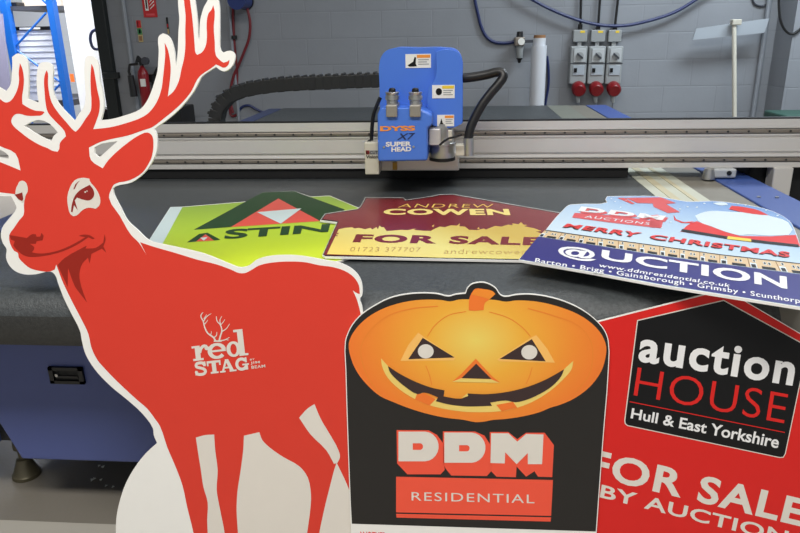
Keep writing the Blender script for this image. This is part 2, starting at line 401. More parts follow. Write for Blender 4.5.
# ------------------------------------------------------------------ gantry
GY = 2.45
g0 = PY(400, 168.5, GY).z; g1 = PY(400, 122.3, GY).z; GH = g1-g0
gan = empty('gantry_beam', (0, GY+.07, BED), 'long silver aluminium gantry beam spanning the cutting table', 'gantry')
XA, XB = -1.75, 1.5
def gz(t): return g1-GH*t
pf = [(GY, 0), (GY, .18), (GY+.008, .19), (GY+.008, .29), (GY, .30), (GY, .335), (GY+.006, .345), (GY+.006, .37), (GY, .38), (GY, .66), (GY+.008, .67), (GY+.008, .70), (GY+.002, .715), (GY, .77), (GY+.008, .785), (GY+.008, .88), (GY, .89), (GY, 1)]
poly = [(y, gz(t)) for y, t in pf]+[(GY+.14, gz(1)), (GY+.14, gz(.3)), (GY+.03, gz(.2)), (GY+.03, gz(0))]
MB().prism(poly, lambda u, v, d: (d, u, v), XA, XB).build('beam_profile', 'alu', gan)
MB().box((XA, GY+.004, gz(0)), (XB, GY+.028, gz(0)+.005)).build('top_cover', 'black_plastic', gan)
MB().box((XL+.02, GY+.012, BED+.003), (.60, GY+.13, g0+.004)).build('shadow_block', 'black_matt', gan)  # added black block, deepens the shadow on the bed under the beam
for t0, t1 in ((.205, .275), (.80, .865)):
    rl = MB().box((XA+.02, GY-.006, gz(t1)), (XB-.02, GY+.008, gz(t0))).build('linear_rail', 'alu_dark', gan, bevel=.002)
    bp = None
    zc = gz((t0+t1)/2)
    for k in range(46):
        x = XA+.08+k*.068
        if x > XB-.05: break
        if bp is None:
            bp = MB().tube([(x, GY-.0085, zc), (x, GY-.004, zc)], .0036, 8).build('rail_bolt', 'black_plastic', rl); x00 = x
        else:
            c = bp.copy(); COL.objects.link(c); c.parent = rl; c.location = (x-x00, 0, 0)
MB().box((-1.52, GY-.05, .40), (-1.40, GY+.2, gz(1))).build('end_post', 'alu', gan, bevel=.006)
p0, p1 = PY(774, 172, GY-.01), PY(793.5, 172, GY-.01)
MB().box((p0.x, GY-.01, .35), (p1.x, GY+.05, gz(1))).build('end_post', 'alu', gan, bevel=.004)
MB().box((1.03, GY+.055, .35), (1.5, GY+.3, gz(.6))).build('drive_housing', 'black_matt', gan, bevel=.01)
q0, q1 = PY(711, 169, GY-.02), PY(735, 177.5, GY-.02)
hb = MB().box((q0.x, GY-.03, q1.z), (q1.x, GY+.03, gz(1))).build('height_probe', 'grey_light', gan, bevel=.006)
MB().tube([(q0.x-.005, GY-.02, BED+.0035), (q0.x-.005, GY-.02, BED+.01), (q0.x-.005, GY-.02, gz(1))], [.022, .022, .016], 14).build('probe_foot', 'steel', hb, smooth=True)
bq = PY(729, 173, GY-.03); MB().tube([(bq.x, GY-.034, bq.z), (bq.x, GY-.02, bq.z)], .008, 10).build('probe_bolt', 'black_plastic', hb)

# ------------------------------------------------------------------ cutting head
HT = lambda pts: T(350, 30, 3.556, pts)
def hp(pts, Y):
    return [(lambda q: (q.x, q.z))(PY(x, y, Y)) for x, y in HT(pts)]
XZ = lambda u, v, d: (u, d, v)
hd0 = PY(420, 160, 2.2)
head = empty('cutting_head', (hd0.x, GY-.1, g0), 'bright blue cutting head with two silver tool holders on the gantry', 'machine head')
YA, YBk, YC, YD = 2.22, 2.20, 2.13, 2.30
# back shell (rounded top), right column, front box
MB().prism(smooth_poly(hp([(107, 300), (105, 200), (106, 110), (118, 84), (140, 68), (240, 64), (340, 64), (378, 72), (398, 100), (401, 160), (401, 330), (300, 340), (107, 330)], 2.26), 4, 60), XZ, 2.26, GY-.03).build('head_shell', 'blue_head', head, bevel=.012, seg=4)
MB().prism(smooth_poly(hp([(306, 78), (330, 70), (378, 76), (396, 100), (400, 160), (399, 332), (372, 346), (310, 344), (278, 330), (279, 210), (304, 170)], YA), 3, 60), XZ, YA, 2.30).build('motor_cover', 'blue_head', head, bevel=.018, seg=4)
MB().prism(hp([(97, 300), (106, 278), (250, 278), (292, 300), (292, 340), (276, 350), (276, 466), (99, 469)], YC), XZ, YC, 2.32).build('front_cover', 'blue_head', head, bevel=.009, seg=4)
z_l = hp([(100, 462)], 2.30)[0]; z_r = hp([(388, 496)], 2.30)[0]
MB().box((z_l[0], 2.28, z_r[1]), (z_r[0], GY-.02, z_l[1]+.03)).build('carriage_plate', 'alu', head, bevel=.004)
MB().box((z_l[0]+.02, GY-.06, g0+.01), (z_r[0]-.02, GY-.004, g1-.01)).build('carriage_block', 'alu_dark', head)
kq = hp([(152, 470), (168, 496)], 2.27)
MB().box((kq[0][0], 2.262, kq[1][1]), (kq[1][0], 2.285, kq[0][1])).build('brass_clip', mat('brass', (160, 130, 60), .35, .7), head)
for xa, xb in ((120, 173), (204, 256)):
    a = hp([(xa, 210), (xb, 306)], 2.13); x0, x1 = a[0][0], a[1][0]; xc = (x0+x1)/2; r = (x1-x0)/2; yc = 2.17
    z = lambda t: hp([(xa, t)], 2.15)[0][1]
    hold = MB().tube([(xc, yc, z(266)), (xc, yc, z(252)), (xc, yc, z(250)), (xc, yc, z(236)), (xc, yc, z(234)), (xc, yc, z(224)), (xc, yc, z(222))], [r*.85, r*.85, r, r, r*.85, r, r*.9], 24).build('tool_holder', 'steel', head, smooth=True)
    MB().tube([(xc, yc, z(222)), (xc, yc, z(212)), (xc, yc, z(208))], [r*.5, r*.48, r*.3], 16).build('holder_knob', 'black_plastic', hold, smooth=True)
    MB().box((xc-r*.72, 2.118, z(306)), (xc+r*.85, 2.22, z(264))).build('holder_block', 'block_grey', hold, bevel=.003)
a = hp([(276, 345), (378, 470)], 2.22); xc = (a[0][0]+a[1][0])/2; r = (a[1][0]-a[0][0])/2*.93
zz = lambda t: hp([(330, t)], 2.22)[0][1]
sp = MB().tube([(xc, 2.255, zz(t)) for t in (335, 404, 406, 414, 416, 458)], [r*.9, r*.9, r, r, r*.94, r*.94], 28).build('spindle', 'steel', head, smooth=True)
MB().tube([(xc, 2.255, zz(t)) for t in (457, 468, 472)], [r*1.0, r, r*.7], 28).build('spindle_nose', 'black_plastic', sp, smooth=True)
MB().box((xc-r*.95, 2.19, zz(405)), (xc-r*.1, 2.25, zz(347))).build('spindle_clamp', 'alu', sp, bevel=.003)
MB().box((xc+r*.45, 2.185, zz(388)), (xc+r*.75, 2.2, zz(352))).build('clamp_bracket', 'beige_metal', sp, bevel=.002)
cp = [PY(*HT([p])[0], 2.16) for p in ((398, 372), (375, 380), (352, 385), (335, 395), (318, 410))]
MB().tube([tuple(p) for p in cp], .0035, 6).build('spindle_cable', 'black_plastic', sp, smooth=True)
# hose from head to coupling
hs = smooth_poly([(396, 172), (440, 167), (490, 158), (522, 150), (540, 152), (545, 165), (530, 190), (500, 225), (470, 265), (445, 310), (428, 350), (420, 392)], 4, 80, closed=False)
MB().tube([tuple(PY(*HT([p])[0], 2.27-.06*i/len(hs))) for i, p in enumerate(hs)], .0145, 14).build('vacuum_hose', 'black_plastic', head, smooth=True)
c0, c1 = PY(*HT([(421, 384)])[0], 2.21), PY(*HT([(421, 446)])[0], 2.21)
MB().tube([c0, c1], .017, 18).build('hose_coupling', 'steel', head, smooth=True)
MB().box(PY(*HT([(376, 440)])[0], 2.24), PY(*HT([(410, 410)])[0], 2.20)).build('coupling_bracket', 'beige_metal', head, bevel=.002)
# beige sensor box on the left with cable
b0, b1 = PY(*HT([(50, 400)])[0], 2.17), PY(*HT([(104, 514)])[0], 2.17)
vb = MB().box((b0.x, 2.17, b1.z), (b1.x, 2.26, b0.z)).build('camera_box', 'beige_metal', head, bevel=.003)
MB().box(PY(*HT([(62, 404)])[0], 2.19), tuple(PY(*HT([(78, 390)])[0], 2.22))).build('cable_gland', 'black_plastic', vb)
cc = smooth_poly([(76, 396), (78, 350), (84, 300), (98, 262), (108, 240)], 4, 80, closed=False)
MB().tube([tuple(PY(*HT([p])[0], 2.21)) for p in cc], .006, 8).build('camera_cable', 'black_plastic', vb, smooth=True)
def face_text(root, body, tile, quad, Y, m, off=.03, name='lettering'):
    vs, fs = text2d(body, off); bl, br, tr, tl = [Vector(q) for q in tile(quad)]; mb = MB()
    mb.add([PY(*(bl*(1-x)*(1-y)+br*x*(1-y)+tr*x*y+tl*(1-x)*y), Y) for x, y in vs], fs)
    return mb.build(name, m, root)
fyc = YC-.0015
face_text(head, 'DYSS', HT, [(107, 360), (232, 358), (232, 340), (107, 342)], fyc, 'dyss_orange', .045)
face_text(head, 'X7', HT, [(166, 391), (222, 389), (232, 366), (176, 368)], fyc, 'x_dark', .01)
face_text(head, 'SUPER', HT, [(127, 415), (218, 413), (218, 396), (127, 398)], fyc, 'text_white', .04)
face_text(head, 'HEAD', HT, [(147, 433), (218, 431), (218, 415), (147, 417)], fyc, 'text_white', .04)
for p in ((121, 416), (226, 415)):
    q = PY(*HT([p])[0], YC); MB().tube([(q.x, YC-.003, q.z), (q.x, YC+.001, q.z)], .0035, 8).build('cover_screw', 'steel', head)
def sticker(pa, pb, Y, hazard, sym):
    a, b = PY(*HT([pa])[0], Y), PY(*HT([pb])[0], Y); w, hh = b.x-a.x, a.z-b.z
    mb = MB().box((a.x, Y-.001, b.z), (b.x, Y+.004, a.z), 0)
    mb.box((a.x+w*.45, Y-.0016, a.z-hh*.28), (b.x-w*.03, Y-.001, a.z-hh*.06), 1)
    if sym == 0:
        mb.add([(a.x+w*x, Y-.0016, b.z+hh*y) for x, y in ((.08, .2), (.3, .45), (.36, .8), (.42, .75), (.4, .3), (.45, .12), (.3, .1), (.15, .1))], [list(range(8))], 2)
    elif sym == 1:
        mb.add([(x, Y-.0016, z) for x, z in ell(a.x+w*.3, b.z+hh*.5, w*.14, hh*.27, 16)], [list(range(16))], 2)
    else:
        mb.add([(a.x+w*x, Y-.0016, b.z+hh*y) for x, y in ((.15, .2), (.25, .7), (.33, .3), (.42, .15))], [list(range(4))], 2)
    for i in range(3):
        mb.box((a.x+w*.5, Y-.0016, a.z-hh*(.45+.16*i)), (b.x-w*(.08+.08*(i % 2)), Y-.001, a.z-hh*(.38+.16*i)), 3)
    mb.build('warning_sticker', ['sticker', hazard, 'ink_black', 'grey_plastic'], head)
sticker((197, 86), (288, 134), 2.259, 'dyss_orange', 0)
sticker((292, 196), (372, 242), YA-.001, 'yellow', 1)
sticker((310, 302), (370, 342), YA-.001, 'dyss_orange', 2)
fyb = 2.17-.001
bb = MB(); 
q = [PY(*HT([p])[0], fyb) for p in ((56, 428), (100, 442))]
bb.box((q[0].x, fyb-.0005, q[1].z), (q[0].x+.012, fyb, q[0].z), 0).box((q[0].x+.013, fyb-.0005, q[1].z), (q[1].x, fyb, q[0].z), 1)
bb.build('badge', ['socket_red', 'grey_plastic'], vb)
face_text(vb, 'K-CUT', HT, [(57, 441), (99, 440), (99, 430), (57, 431)], fyb-.001, 'ink_black', .02)
face_text(vb, 'Vision', HT, [(57, 457), (99, 456), (99, 444), (57, 445)], fyb-.001, 'ink_black', .02)

# ------------------------------------------------------------------ cable chain behind the head
CHY = GY+.22
cpath = smooth_poly([(440, 79), (380, 80), (330, 82), (290, 84), (262, 87), (243, 91), (228, 98), (220, 108), (217, 120), (219, 132)], 10, 80, closed=False)
cw = [PY(x, y, CHY) for x, y in cpath]
lens = [0]
for i in range(1, len(cw)): lens.append(lens[-1]+(cw[i]-cw[i-1]).length)
ch = empty('cable_chain', (PY(219, 132, CHY).x, CHY, PY(219, 132, CHY).z), 'black segmented cable chain looping behind the gantry to the head', 'cable chain')
pitchL = .03; n = int(lens[-1]/pitchL); link0 = None
hwid = .03
def at_len(s):
    for i in range(1, len(cw)):
        if lens[i] >= s:
            t = (s-lens[i-1])/(lens[i]-lens[i-1]); return cw[i-1].lerp(cw[i], t), (cw[i]-cw[i-1]).normalized()
    return cw[-1], (cw[-1]-cw[-2]).normalized()
lm = MB().box((-.0145, -.03, -.026), (.012, .03, .022)).box((-.015, -.034, -.024), (.0165, -.028, .024)).box((-.015, .028, -.024), (.0165, .034, .024)).box((-.006, -.034, .022), (.004, .034, .031))
lmesh = None
for k in range(n+1):
    p, t = at_len(k*pitchL+.001)
    if lmesh is None:
        o = lm.build('chain_link', 'chain_black', None, bevel=.002); lmesh = o.data; o.parent = ch
        link0 = o
    else:
        o = link0.copy(); COL.objects.link(o); o.parent = ch
    o.location = p-ch.location
    ang = math.atan2(t.z, t.x)           # path runs right to left
    o.rotation_euler = (0, -(ang-math.pi), 0)
    if k % 2: o.scale = (1, 1, .95)
MB().box((cw[-1].x-.05, GY+.13, gz(.35)-.02), (cw[-1].x+.05, GY+.27, gz(.35)+.004)).build('chain_bracket', 'alu_dark', ch)

# ------------------------------------------------------------------ boards leaning on the front of the cutter
LEAN = math.radians(10)
vup = Vector((0, math.sin(LEAN), math.cos(LEAN)))
def lean_origin(gap, x): 
    y59 = LIPY-gap
    return Vector((x, y59-.59*math.tan(LEAN), .0012))
UX = Vector((1, 0, 0))
# --- stag
st = Board('stag_cutout', lean_origin(.0085, PZ(240, 600, 0).x), UX, vup, 'red stag shaped display board with white border and big antlers', 'display board', ymin=0)
W = [(6, 91.3), (-1, 87), (-8, 84), (-18, 76), (-26, 60), (-31, 42), (-37, 36), (-43, 40), (-46, 62), (-41, 95), (-32, 120), (-18, 139), (0, 149.5), (8, 155), (9, 158.5), (-2, 157), (-14, 152), (-34, 150), (-45, 163), (-40, 180), (-22, 192), (0, 196),
     (11, 196), (15.7, 205), (16.5, 208), (9, 218.5), (2, 228), (1, 234), (1.2, 238), (3, 243.5), (6.5, 249), (6, 257.5), (9, 265), (15, 271), (24, 274.3), (36, 274.3), (51, 271.7), (54.8, 274.7), (58.5, 284.5), (63.7, 298), (71, 313), (80, 331), (81.7, 340), (84.7, 352), (88.5, 360), (97.4, 372.6), (111.6, 387), (127.5, 400), (142.4, 413.7), (153, 428.7), (153.7, 435), (157, 443),
     (147, 452), (137.4, 463.6), (126.2, 482.4), (118.7, 505), (116.2, 520), (116.2, 540), (120, 565), (128, 590), (136, 640), (346, 640), (356, 590), (364, 560), (367, 533), (366, 500), (362, 480), (366, 440), (366, 400), (363, 370), (364, 330), (363, 313.5), (362, 306), (360, 298.5), (361.8, 296), (362.5, 288), (361, 280.5), (356.5, 273), (349, 267), (337, 262), (325, 260), (314.5, 258), (301, 255.8), (284.5, 255), (266.5, 256.5), (256, 260), (250, 264.8), (244, 267), (238, 267), (231, 264.5), (220, 260), (205, 254), (184, 248.7), (161.5, 243.8), (148.7, 240.2), (137.5, 230), (127.7, 221), (120.5, 207.5), (113.7, 194), (112.7, 188.5), (115.5, 186.2), (131, 182.5), (144, 173), (152, 162), (156, 153), (157.3, 144.5), (156.5, 134), (154.3, 128.8),
     (157.3, 126.5), (167, 119.8), (177.5, 110.8), (186.5, 101), (194, 91), (199.5, 80.5), (201.8, 76.5), (210, 70.5), (216, 66.8), (219.8, 69.8), (223.5, 71.3), (228, 69.8), (232.5, 65.3), (234.8, 59.3), (234.8, 54), (231.8, 51), (227.3, 51), (223.5, 52.5), (220.8, 50.3), (219.8, 37.5), (219.8, 18), (219, 3), (216.5, -4), (213, -6), (209, -3), (207, 1.5), (204, 6.8), (201.8, 13.5), (200.3, 19.5), (199.5, 30), (199.5, 40), (198.3, 36), (197.7, 24), (196.5, 12), (195, 0), (194, -15), (192, -28), (186, -33), (181, -28), (179, -15), (178, 0), (178.5, 9), (179.3, 19.5), (178.5, 30), (178.2, 37.5), (177.8, 49.5), (176.9, 60), (176.3, 66), (175.3, 60), (174.8, 54), (173.3, 46.5), (170.3, 38.3), (166.5, 34.5), (162.8, 33.3), (159, 36), (158, 39.8), (158.7, 49.5), (158.3, 60), (157.5, 70.5), (155, 80), (150.5, 93.5), (146, 102.5), (140, 109.3), (125, 115.3), (111.5, 119), (100.7, 120.2),
     (103.5, 110), (103.5, 99.5), (102, 89), (99.8, 80), (99, 67.5), (96.8, 60), (93.8, 56.7), (89.3, 55.5), (85.5, 57.8), (84.5, 63), (84.5, 80), (85.5, 96.5), (84, 107), (79.5, 113), (74.5, 121), (69, 115), (60, 105.5), (54, 95), (52.5, 80), (52.5, 66), (49.5, 62.7), (44.3, 61.8), (39.3, 63.8), (37.8, 67.5), (36.5, 80), (37.2, 92), (38.7, 102.8), (27.8, 98.8), (28.5, 89), (28.5, 80), (28.5, 72), (27, 60), (22.5, 54.8), (17.3, 53.5), (12, 57), (12.3, 63), (11.7, 75), (10.5, 84.5)]
H1 = [(24, 125.8), (37.5, 119.8), (49.5, 123.5), (57.8, 132.5), (53.3, 136.3), (51.8, 141.2), (42, 137), (33, 131.8)]
H2 = [(94.3, 147.5), (101, 143.8), (117.5, 141.2), (99.5, 157.3), (94.7, 153.5)]
tag(st.panel(smooth_poly(W), .005, 'foamboard', [smooth_poly(H1, 2), smooth_poly(H2, 2)]), 'white die-cut board')
RED = [(0.8, 99.5), (3.8, 101.8), (6.8, 102.5), (10.5, 101), (15, 95), (18, 87.5), (19.2, 80), (18.8, 73), (20, 63), (22.5, 69), (24, 80), (23.3, 89), (22.2, 96.5), (22.5, 104), (28.5, 107.8), (36, 110.8), (43.5, 111.5), (44.5, 112.4), (41.3, 115.3), (37.5, 115.7), (27, 115.7), (19.5, 113.8), (15, 114.5), (11.3, 120.5), (12.8, 125), (21, 132.5), (30, 139.3), (40.5, 145.3), (48, 148.3), (52.5, 150.8), (57.8, 151.7), (59.3, 149), (60, 143), (66, 136.3), (64.5, 131), (55.5, 121.3), (48, 112.3), (45.8, 104), (44.7, 92), (44.1, 80), (45.3, 73.5), (46.8, 70.2), (48, 73.5), (48, 82), (48.8, 90.5), (51.8, 102.5), (58.5, 113), (67.5, 123.5), (73.5, 130.3), (75.8, 131.8), (79.5, 128), (85.5, 119), (90.8, 110.8), (91.5, 102.5), (90.8, 89), (90.6, 76), (91.5, 63.8), (93.3, 67.5), (95.7, 80), (97.5, 90.5), (99.8, 101), (99.3, 111.5), (96, 122), (93.2, 129.2), (110, 127.3), (125, 123.5), (144.5, 116), (152, 109.3), (158, 99.5), (161.8, 87.5), (163, 78), (164.3, 66), (165.3, 54), (164.7, 42.8), (167.3, 48), (169.5, 57), (170.7, 67.5), (170, 80), (167.8, 96.5), (173, 92), (176, 87.5), (179.2, 80), (181.5, 69), (183.8, 60), (185.3, 48), (185.3, 30), (185.6, 15), (184, 0), (184.5, -15), (187, -25), (189, -15), (190, 0), (192, 15), (193.5, 30), (194.7, 45), (195.8, 53.3), (197.3, 54.8), (201.8, 52.5), (205.5, 46.5), (207, 37.5), (206.7, 24), (208.5, 13.5), (211.5, 9.8), (213.3, 5.3), (214.8, 12), (213.8, 27), (214.8, 42), (216, 55.5), (219.8, 60), (223.5, 62.7), (227.3, 61.5), (229.5, 59.7), (228.8, 63.8), (225.8, 67.2), (222.8, 67.5), (219.8, 66), (216, 64.5), (210, 69), (204, 72.8), (200.3, 75.8), (197, 80), (191.8, 90.5), (185, 99.5), (176, 108.5), (164, 118.3), (152, 127.3), (143, 130.3), (128, 135.5), (110, 139.3), (99.5, 142.3), (89, 147.5), (91, 160), (102.8, 168.3), (108.5, 160), (129.5, 141.5), (140, 134.8), (147.5, 132.5), (152, 135.5), (153.5, 143), (152, 156), (149.5, 162), (142.5, 172.5), (129.4, 180.3), (114.4, 184.2), (111.7, 188.5), (109, 197.5), (120, 216), (130.8, 234.5), (139, 242.8), (146.8, 255.5), (140.2, 242.2), (154, 246.8), (175, 252.8), (197.5, 259.7), (217, 264.5), (232, 270), (239, 273), (245, 273), (250, 270.8), (259, 265.5), (272.5, 262.5), (293.5, 261.5), (307, 262.5), (319, 265.2), (332.5, 267), (344.5, 270.8), (353.5, 276.8), (358.8, 285), (359.8, 294), (357.3, 293.3), (352.8, 290.3), (356.5, 298.5), (358.8, 306), (360.7, 315), (361, 340), (359, 380), (361, 430), (359, 480), (356, 630),
       (206, 630), (200, 570), (193.6, 533), (187.3, 507.3), (182.4, 484.9), (174.9, 464.9), (167.4, 447.4), (160, 426), (155, 418.7), (147.4, 408.7), (137.4, 400), (116.4, 380.5), (103, 366.5), (97.5, 360), (91.5, 347.5), (88.5, 334), (81.8, 319.8), (73.5, 304), (66.8, 290.5), (62, 280), (58.5, 270.5), (56.3, 264.5), (54.8, 269.5), (49.5, 271.5), (39, 270.7), (30, 268), (23.3, 262.8), (18.8, 257.5), (17.9, 253), (14.3, 250.8), (11.3, 246), (9.3, 239.5), (9.8, 234), (14, 228), (19.5, 220), (23.7, 214.8), (24, 205), (24.3, 199), (22, 196), (15, 194.2), (0, 192.3), (-20, 188), (-34, 176), (-39, 164), (-28, 156), (-12, 158), (0, 162), (20.7, 170.5), (15.5, 153.5), (0, 146), (-14, 135), (-26, 118), (-34, 95), (-40, 65), (-38, 45), (-33, 60), (-24, 82), (-12, 92)]
P1 = [(314.5, 404), (307.8, 408.2), (299.2, 417.6), (310.5, 434.2), (326.5, 450.3), (334, 463.7), (337.3, 463), (340, 457), (338.6, 450.3), (329.2, 433), (321.2, 419.5)]
P2 = [(336.7, 462.5), (334, 470.5), (330.6, 483.9), (325.2, 505.3), (319.3, 533), (312, 580), (306, 630), (352, 630), (356, 560), (352, 498), (348, 486.5)]
P3 = [(244, 435.6), (250, 434.2), (259.5, 432), (262.2, 439.6), (270.2, 447.7), (283.6, 457), (299.7, 466.4), (307.8, 477.2), (311, 494.6), (310.5, 508), (307.2, 533), (302, 580), (296, 630), (240, 630), (239, 580), (238, 533), (236.7, 510.7), (237.5, 492), (240.7, 470.5), (243.4, 449)]
P4 = [(196, 437.4), (205, 435), (214.3, 434.4), (215.3, 450), (217.8, 470), (216.8, 489.8), (219.8, 507.3), (224.8, 533), (229, 570), (232, 630), (209, 630), (208.5, 570), (207.8, 533), (207.3, 519.8), (207.8, 502.3), (203.6, 487.3), (201, 470), (197.8, 450)]
stp = smooth_poly
DK = T(0, 220, 6.667, [(385, 300), (430, 255), (580, 170), (570, 190), (640, 185), (690, 150), (698, 95), (705, 130), (690, 175), (710, 218), (680, 190), (610, 225), (598, 290), (588, 250), (550, 290), (530, 360), (545, 450), (575, 533), (582, 550), (520, 470), (500, 440), (455, 320), (452, 445)])
NOSE = T(0, 220, 6.667, [(62, 100), (110, 108), (180, 120), (215, 95), (240, 95), (245, 112), (270, 110), (278, 85), (292, 105), (285, 135), (245, 140), (240, 158), (200, 158), (230, 180), (225, 200), (212, 215), (250, 222), (300, 222), (400, 200), (510, 150), (570, 114), (525, 105), (560, 97), (600, 102), (632, 122), (620, 128), (590, 115), (530, 155), (420, 208), (300, 238), (200, 245), (160, 235), (110, 195), (90, 170), (100, 140), (75, 130)])
EYE1 = T(0, 160, 6.667, [(555, 118), (598, 125), (600, 140), (640, 190), (668, 250), (665, 300), (640, 325), (590, 318), (550, 335), (515, 368), (490, 375), (470, 360), (455, 310), (450, 250), (465, 190), (500, 135)])
IRIS = T(0, 160, 6.667, [(600, 165), (625, 200), (628, 240), (600, 268), (560, 265), (515, 250), (500, 268), (520, 335), (495, 300), (485, 348), (475, 345), (480, 300), (500, 240), (530, 205)])
LASH = T(0, 160, 6.667, [(490, 195), (505, 160), (535, 135), (515, 160), (500, 192)])
EYE2 = [(18, 184.8), (19.5, 181.8), (22.5, 180.7), (25.8, 182.2), (27.8, 187), (27.8, 191.5), (25.8, 195.5), (24.4, 201), (22.5, 203), (16, 196), (16.2, 188.5)]
IRIS2 = [(14.8, 194.6), (19, 193.6), (22.5, 192.3), (23.6, 199), (22.5, 201), (18.8, 199.3)]
st.prints('printed_stag', [(stp(RED), 'print_red', 1)]+[(stp(p), 'print_white', 2) for p in (P1, P2, P3, P4, EYE1, EYE2)] +
          [(stp(DK, 3, 40), 'dark_red', 2), (stp(NOSE, 3, 40), 'dark_red', 2), (stp(IRIS, 3, 50), 'eye_red', 3), (LASH, 'eye_red', 3), (IRIS2, 'eye_red', 3),
           (ell(85.6, 192, .9, .8, 10), 'print_white', 4), (ell(87.4, 191, .7, .6, 10), 'print_white', 4)])
# stag logo in slab letters
tl = lambda pts: T(180, 300, 6.667, pts)
def lg(o):
    return lambda pts: tl([(o[0]+x-.112*y, o[1]-.112*x-y) for x, y in pts])
A1 = lg((90, 407)); A2 = lg((103, 503))
bx = lambda x0, x1, y0, y1: [(x0, y0), (x1, y0), (x1, y1), (x0, y1)]
ringo = lambda cx, cy, rx, ry, w1, w2: [ell(cx, cy, rx, ry, 30), ell(cx, cy, rx-w1, ry-w2, 30)]
red_l = [bx(18, 52, 0, 98), bx(0, 70, 0, 14), bx(-2, 52, 84, 98), ribbon(smooth_poly([(48, 50), (60, 78), (80, 92), (100, 86)], 4, 80, False), 20), ell(98, 76, 15, 14, 16),
         ribbon(ell(163, 50, 48, 43, 30, 8, 320), [18+10*abs(math.cos(math.radians(8+312*i/29))) for i in range(30)]), bx(112, 222, 44, 57),
         bx(308, 346, 0, 176), bx(284, 346, 160, 176), bx(308, 368, 0, 14)]
stag_l = [ribbon(smooth_poly([(70, 58), (60, 75), (40, 80), (16, 74), (14, 58), (34, 48), (58, 38), (70, 24), (62, 8), (40, 3), (14, 10), (8, 26)], 4, 90, False), 19), bx(64, 76, 55, 86), bx(2, 14, 0, 30),
          bx(84, 176, 70, 85), bx(84, 95, 52, 85), bx(165, 176, 52, 85), bx(116, 144, 0, 85), bx(104, 156, 0, 12),
          [(176, 0), (190, 0), (222, 85), (208, 85)], [(236, 0), (262, 0), (228, 85), (205, 85)], bx(192, 245, 24, 35), bx(166, 203, 0, 11), bx(230, 276, 0, 11),
          ribbon(ell(314, 42, 32, 34, 26, 35, 325), 20), bx(338, 350, 50, 84), bx(318, 362, 32, 43), bx(334, 354, 2, 42)]
lay = [(A1(p), 'print_white', 2+.12*i) for i, p in enumerate(red_l)]+[([A1(q) for q in ringo(274, 50, 47, 52, 26, 17)], 'print_white', 3.8)]+[(A2(p), 'print_white', 2+.12*i) for i, p in enumerate(stag_l)]
st.prints('logo_lettering', lay)
ant = [[(238, 272), (225, 250), (185, 220), (165, 180), (155, 140), (140, 110), (143, 95), (155, 83)], [(157, 142), (175, 115), (192, 100), (210, 90)], [(165, 160), (178, 145), (187, 132)], [(160, 125), (170, 110), (178, 95)],
       [(262, 272), (270, 240), (280, 205), (270, 165), (248, 140), (243, 108)], [(270, 165), (268, 130), (280, 108)], [(272, 165), (290, 145), (300, 128)], [(280, 210), (310, 190), (332, 158)], [(262, 272), (300, 265), (330, 248)], [(310, 262), (322, 266), (326, 264)], [(228, 250), (244, 235), (247, 212)], [(203, 232), (210, 220), (209, 206)]]
wd = [11, 7, 6, 6, 11, 7, 6, 7, 9, 5, 8, 6]
st.prints('logo_antlers', [(tl(ribbon(smooth_poly(p, 3, 80, False), [w*(1-.55*i/((len(p)-1)*3)) for i in range((len(p)-1)*3+1)])), 'print_white', 2+.1*i) for i, (p, w) in enumerate(zip(ant, wd))]+[(tl([(228, 268), (275, 268), (280, 278), (225, 278)]), 'print_white', 3.5)])
for body, q in (('BY', [(468, 403), (500, 399), (498, 388), (467, 392)]), ('JIM', [(472, 432), (534, 425), (531, 405), (470, 411)]), ('BEAM', [(478, 459), (570, 448), (567, 429), (476, 438)])):
    st.text(body, tl(q), 'print_white', 2, .012, 1.1)

# --- pumpkin board
pk = Board('pumpkin_board', lean_origin(.0150, PZ(475, 600, 0).x), UX, vup, 'black sign board with an orange grinning pumpkin on top', 'sign board', ymin=0)
PO = [(345, 341.5), (347, 334.5), (352.3, 324), (361.9, 313.5), (375, 304.8), (389, 297.8), (404.8, 293.9), (424, 292.5), (438, 293.4), (448.5, 295.7), (455.5, 293.9), (465.1, 292.9), (466.9, 288.1), (471.3, 283.8), (478.3, 282), (484, 282), (490, 283.9), (496.3, 288.1), (500.6, 294.3), (505, 296), (515.5, 294.3), (529.5, 293.7), (547, 296), (564.5, 300.9), (582, 309.1), (596, 319.6), (604.8, 330.1), (608.6, 340.6), (608.5, 372.5), (603.9, 432), (596.6, 533), (590, 640), (354, 640), (351, 533), (347.9, 448), (345.5, 370)]
pos = smooth_poly(PO)
pk.panel(pos, .005, 'foamboard')
PB = [(348.8, 343.3), (353.1, 332.8), (362.8, 321.4), (375, 312.6), (390.8, 305.6), (410, 300.9), (427.5, 299.5), (441.5, 300), (450.3, 301.3), (459, 299.5), (468.6, 299.2), (489.3, 299.5), (496.3, 300), (505.9, 301.6), (515.5, 300.4), (529.5, 300.7), (545.3, 303), (562.8, 307.9), (578.5, 314.4), (592.5, 324), (602.1, 335.4), (606.2, 346.8), (605.3, 358), (601.3, 370.8), (590.8, 385.6), (575, 397.9), (559.3, 404.9), (550.5, 407.5), (540, 411.9), (522.5, 416.3), (505, 418.9), (492.8, 419.8), (484, 421.5), (475.3, 422), (464.3, 419.8), (445, 417.5), (424, 412.8), (406.5, 407.2), (394.3, 402.3), (380.3, 396.1), (368, 385.6), (357.5, 372.5), (351, 358)]
black = [p for p in inset(pos, .9)]
black = [(x, min(y, 523.6+(x-351)*.0318)) for x, y in black]
A_ = lambda pts: T(340, 275, 5.714, pts); B_ = lambda pts: T(470, 275, 5.714, pts)
D_ = lambda pts: T(340, 355, 5.714, pts); E_ = lambda pts: T(470, 355, 5.714, pts)
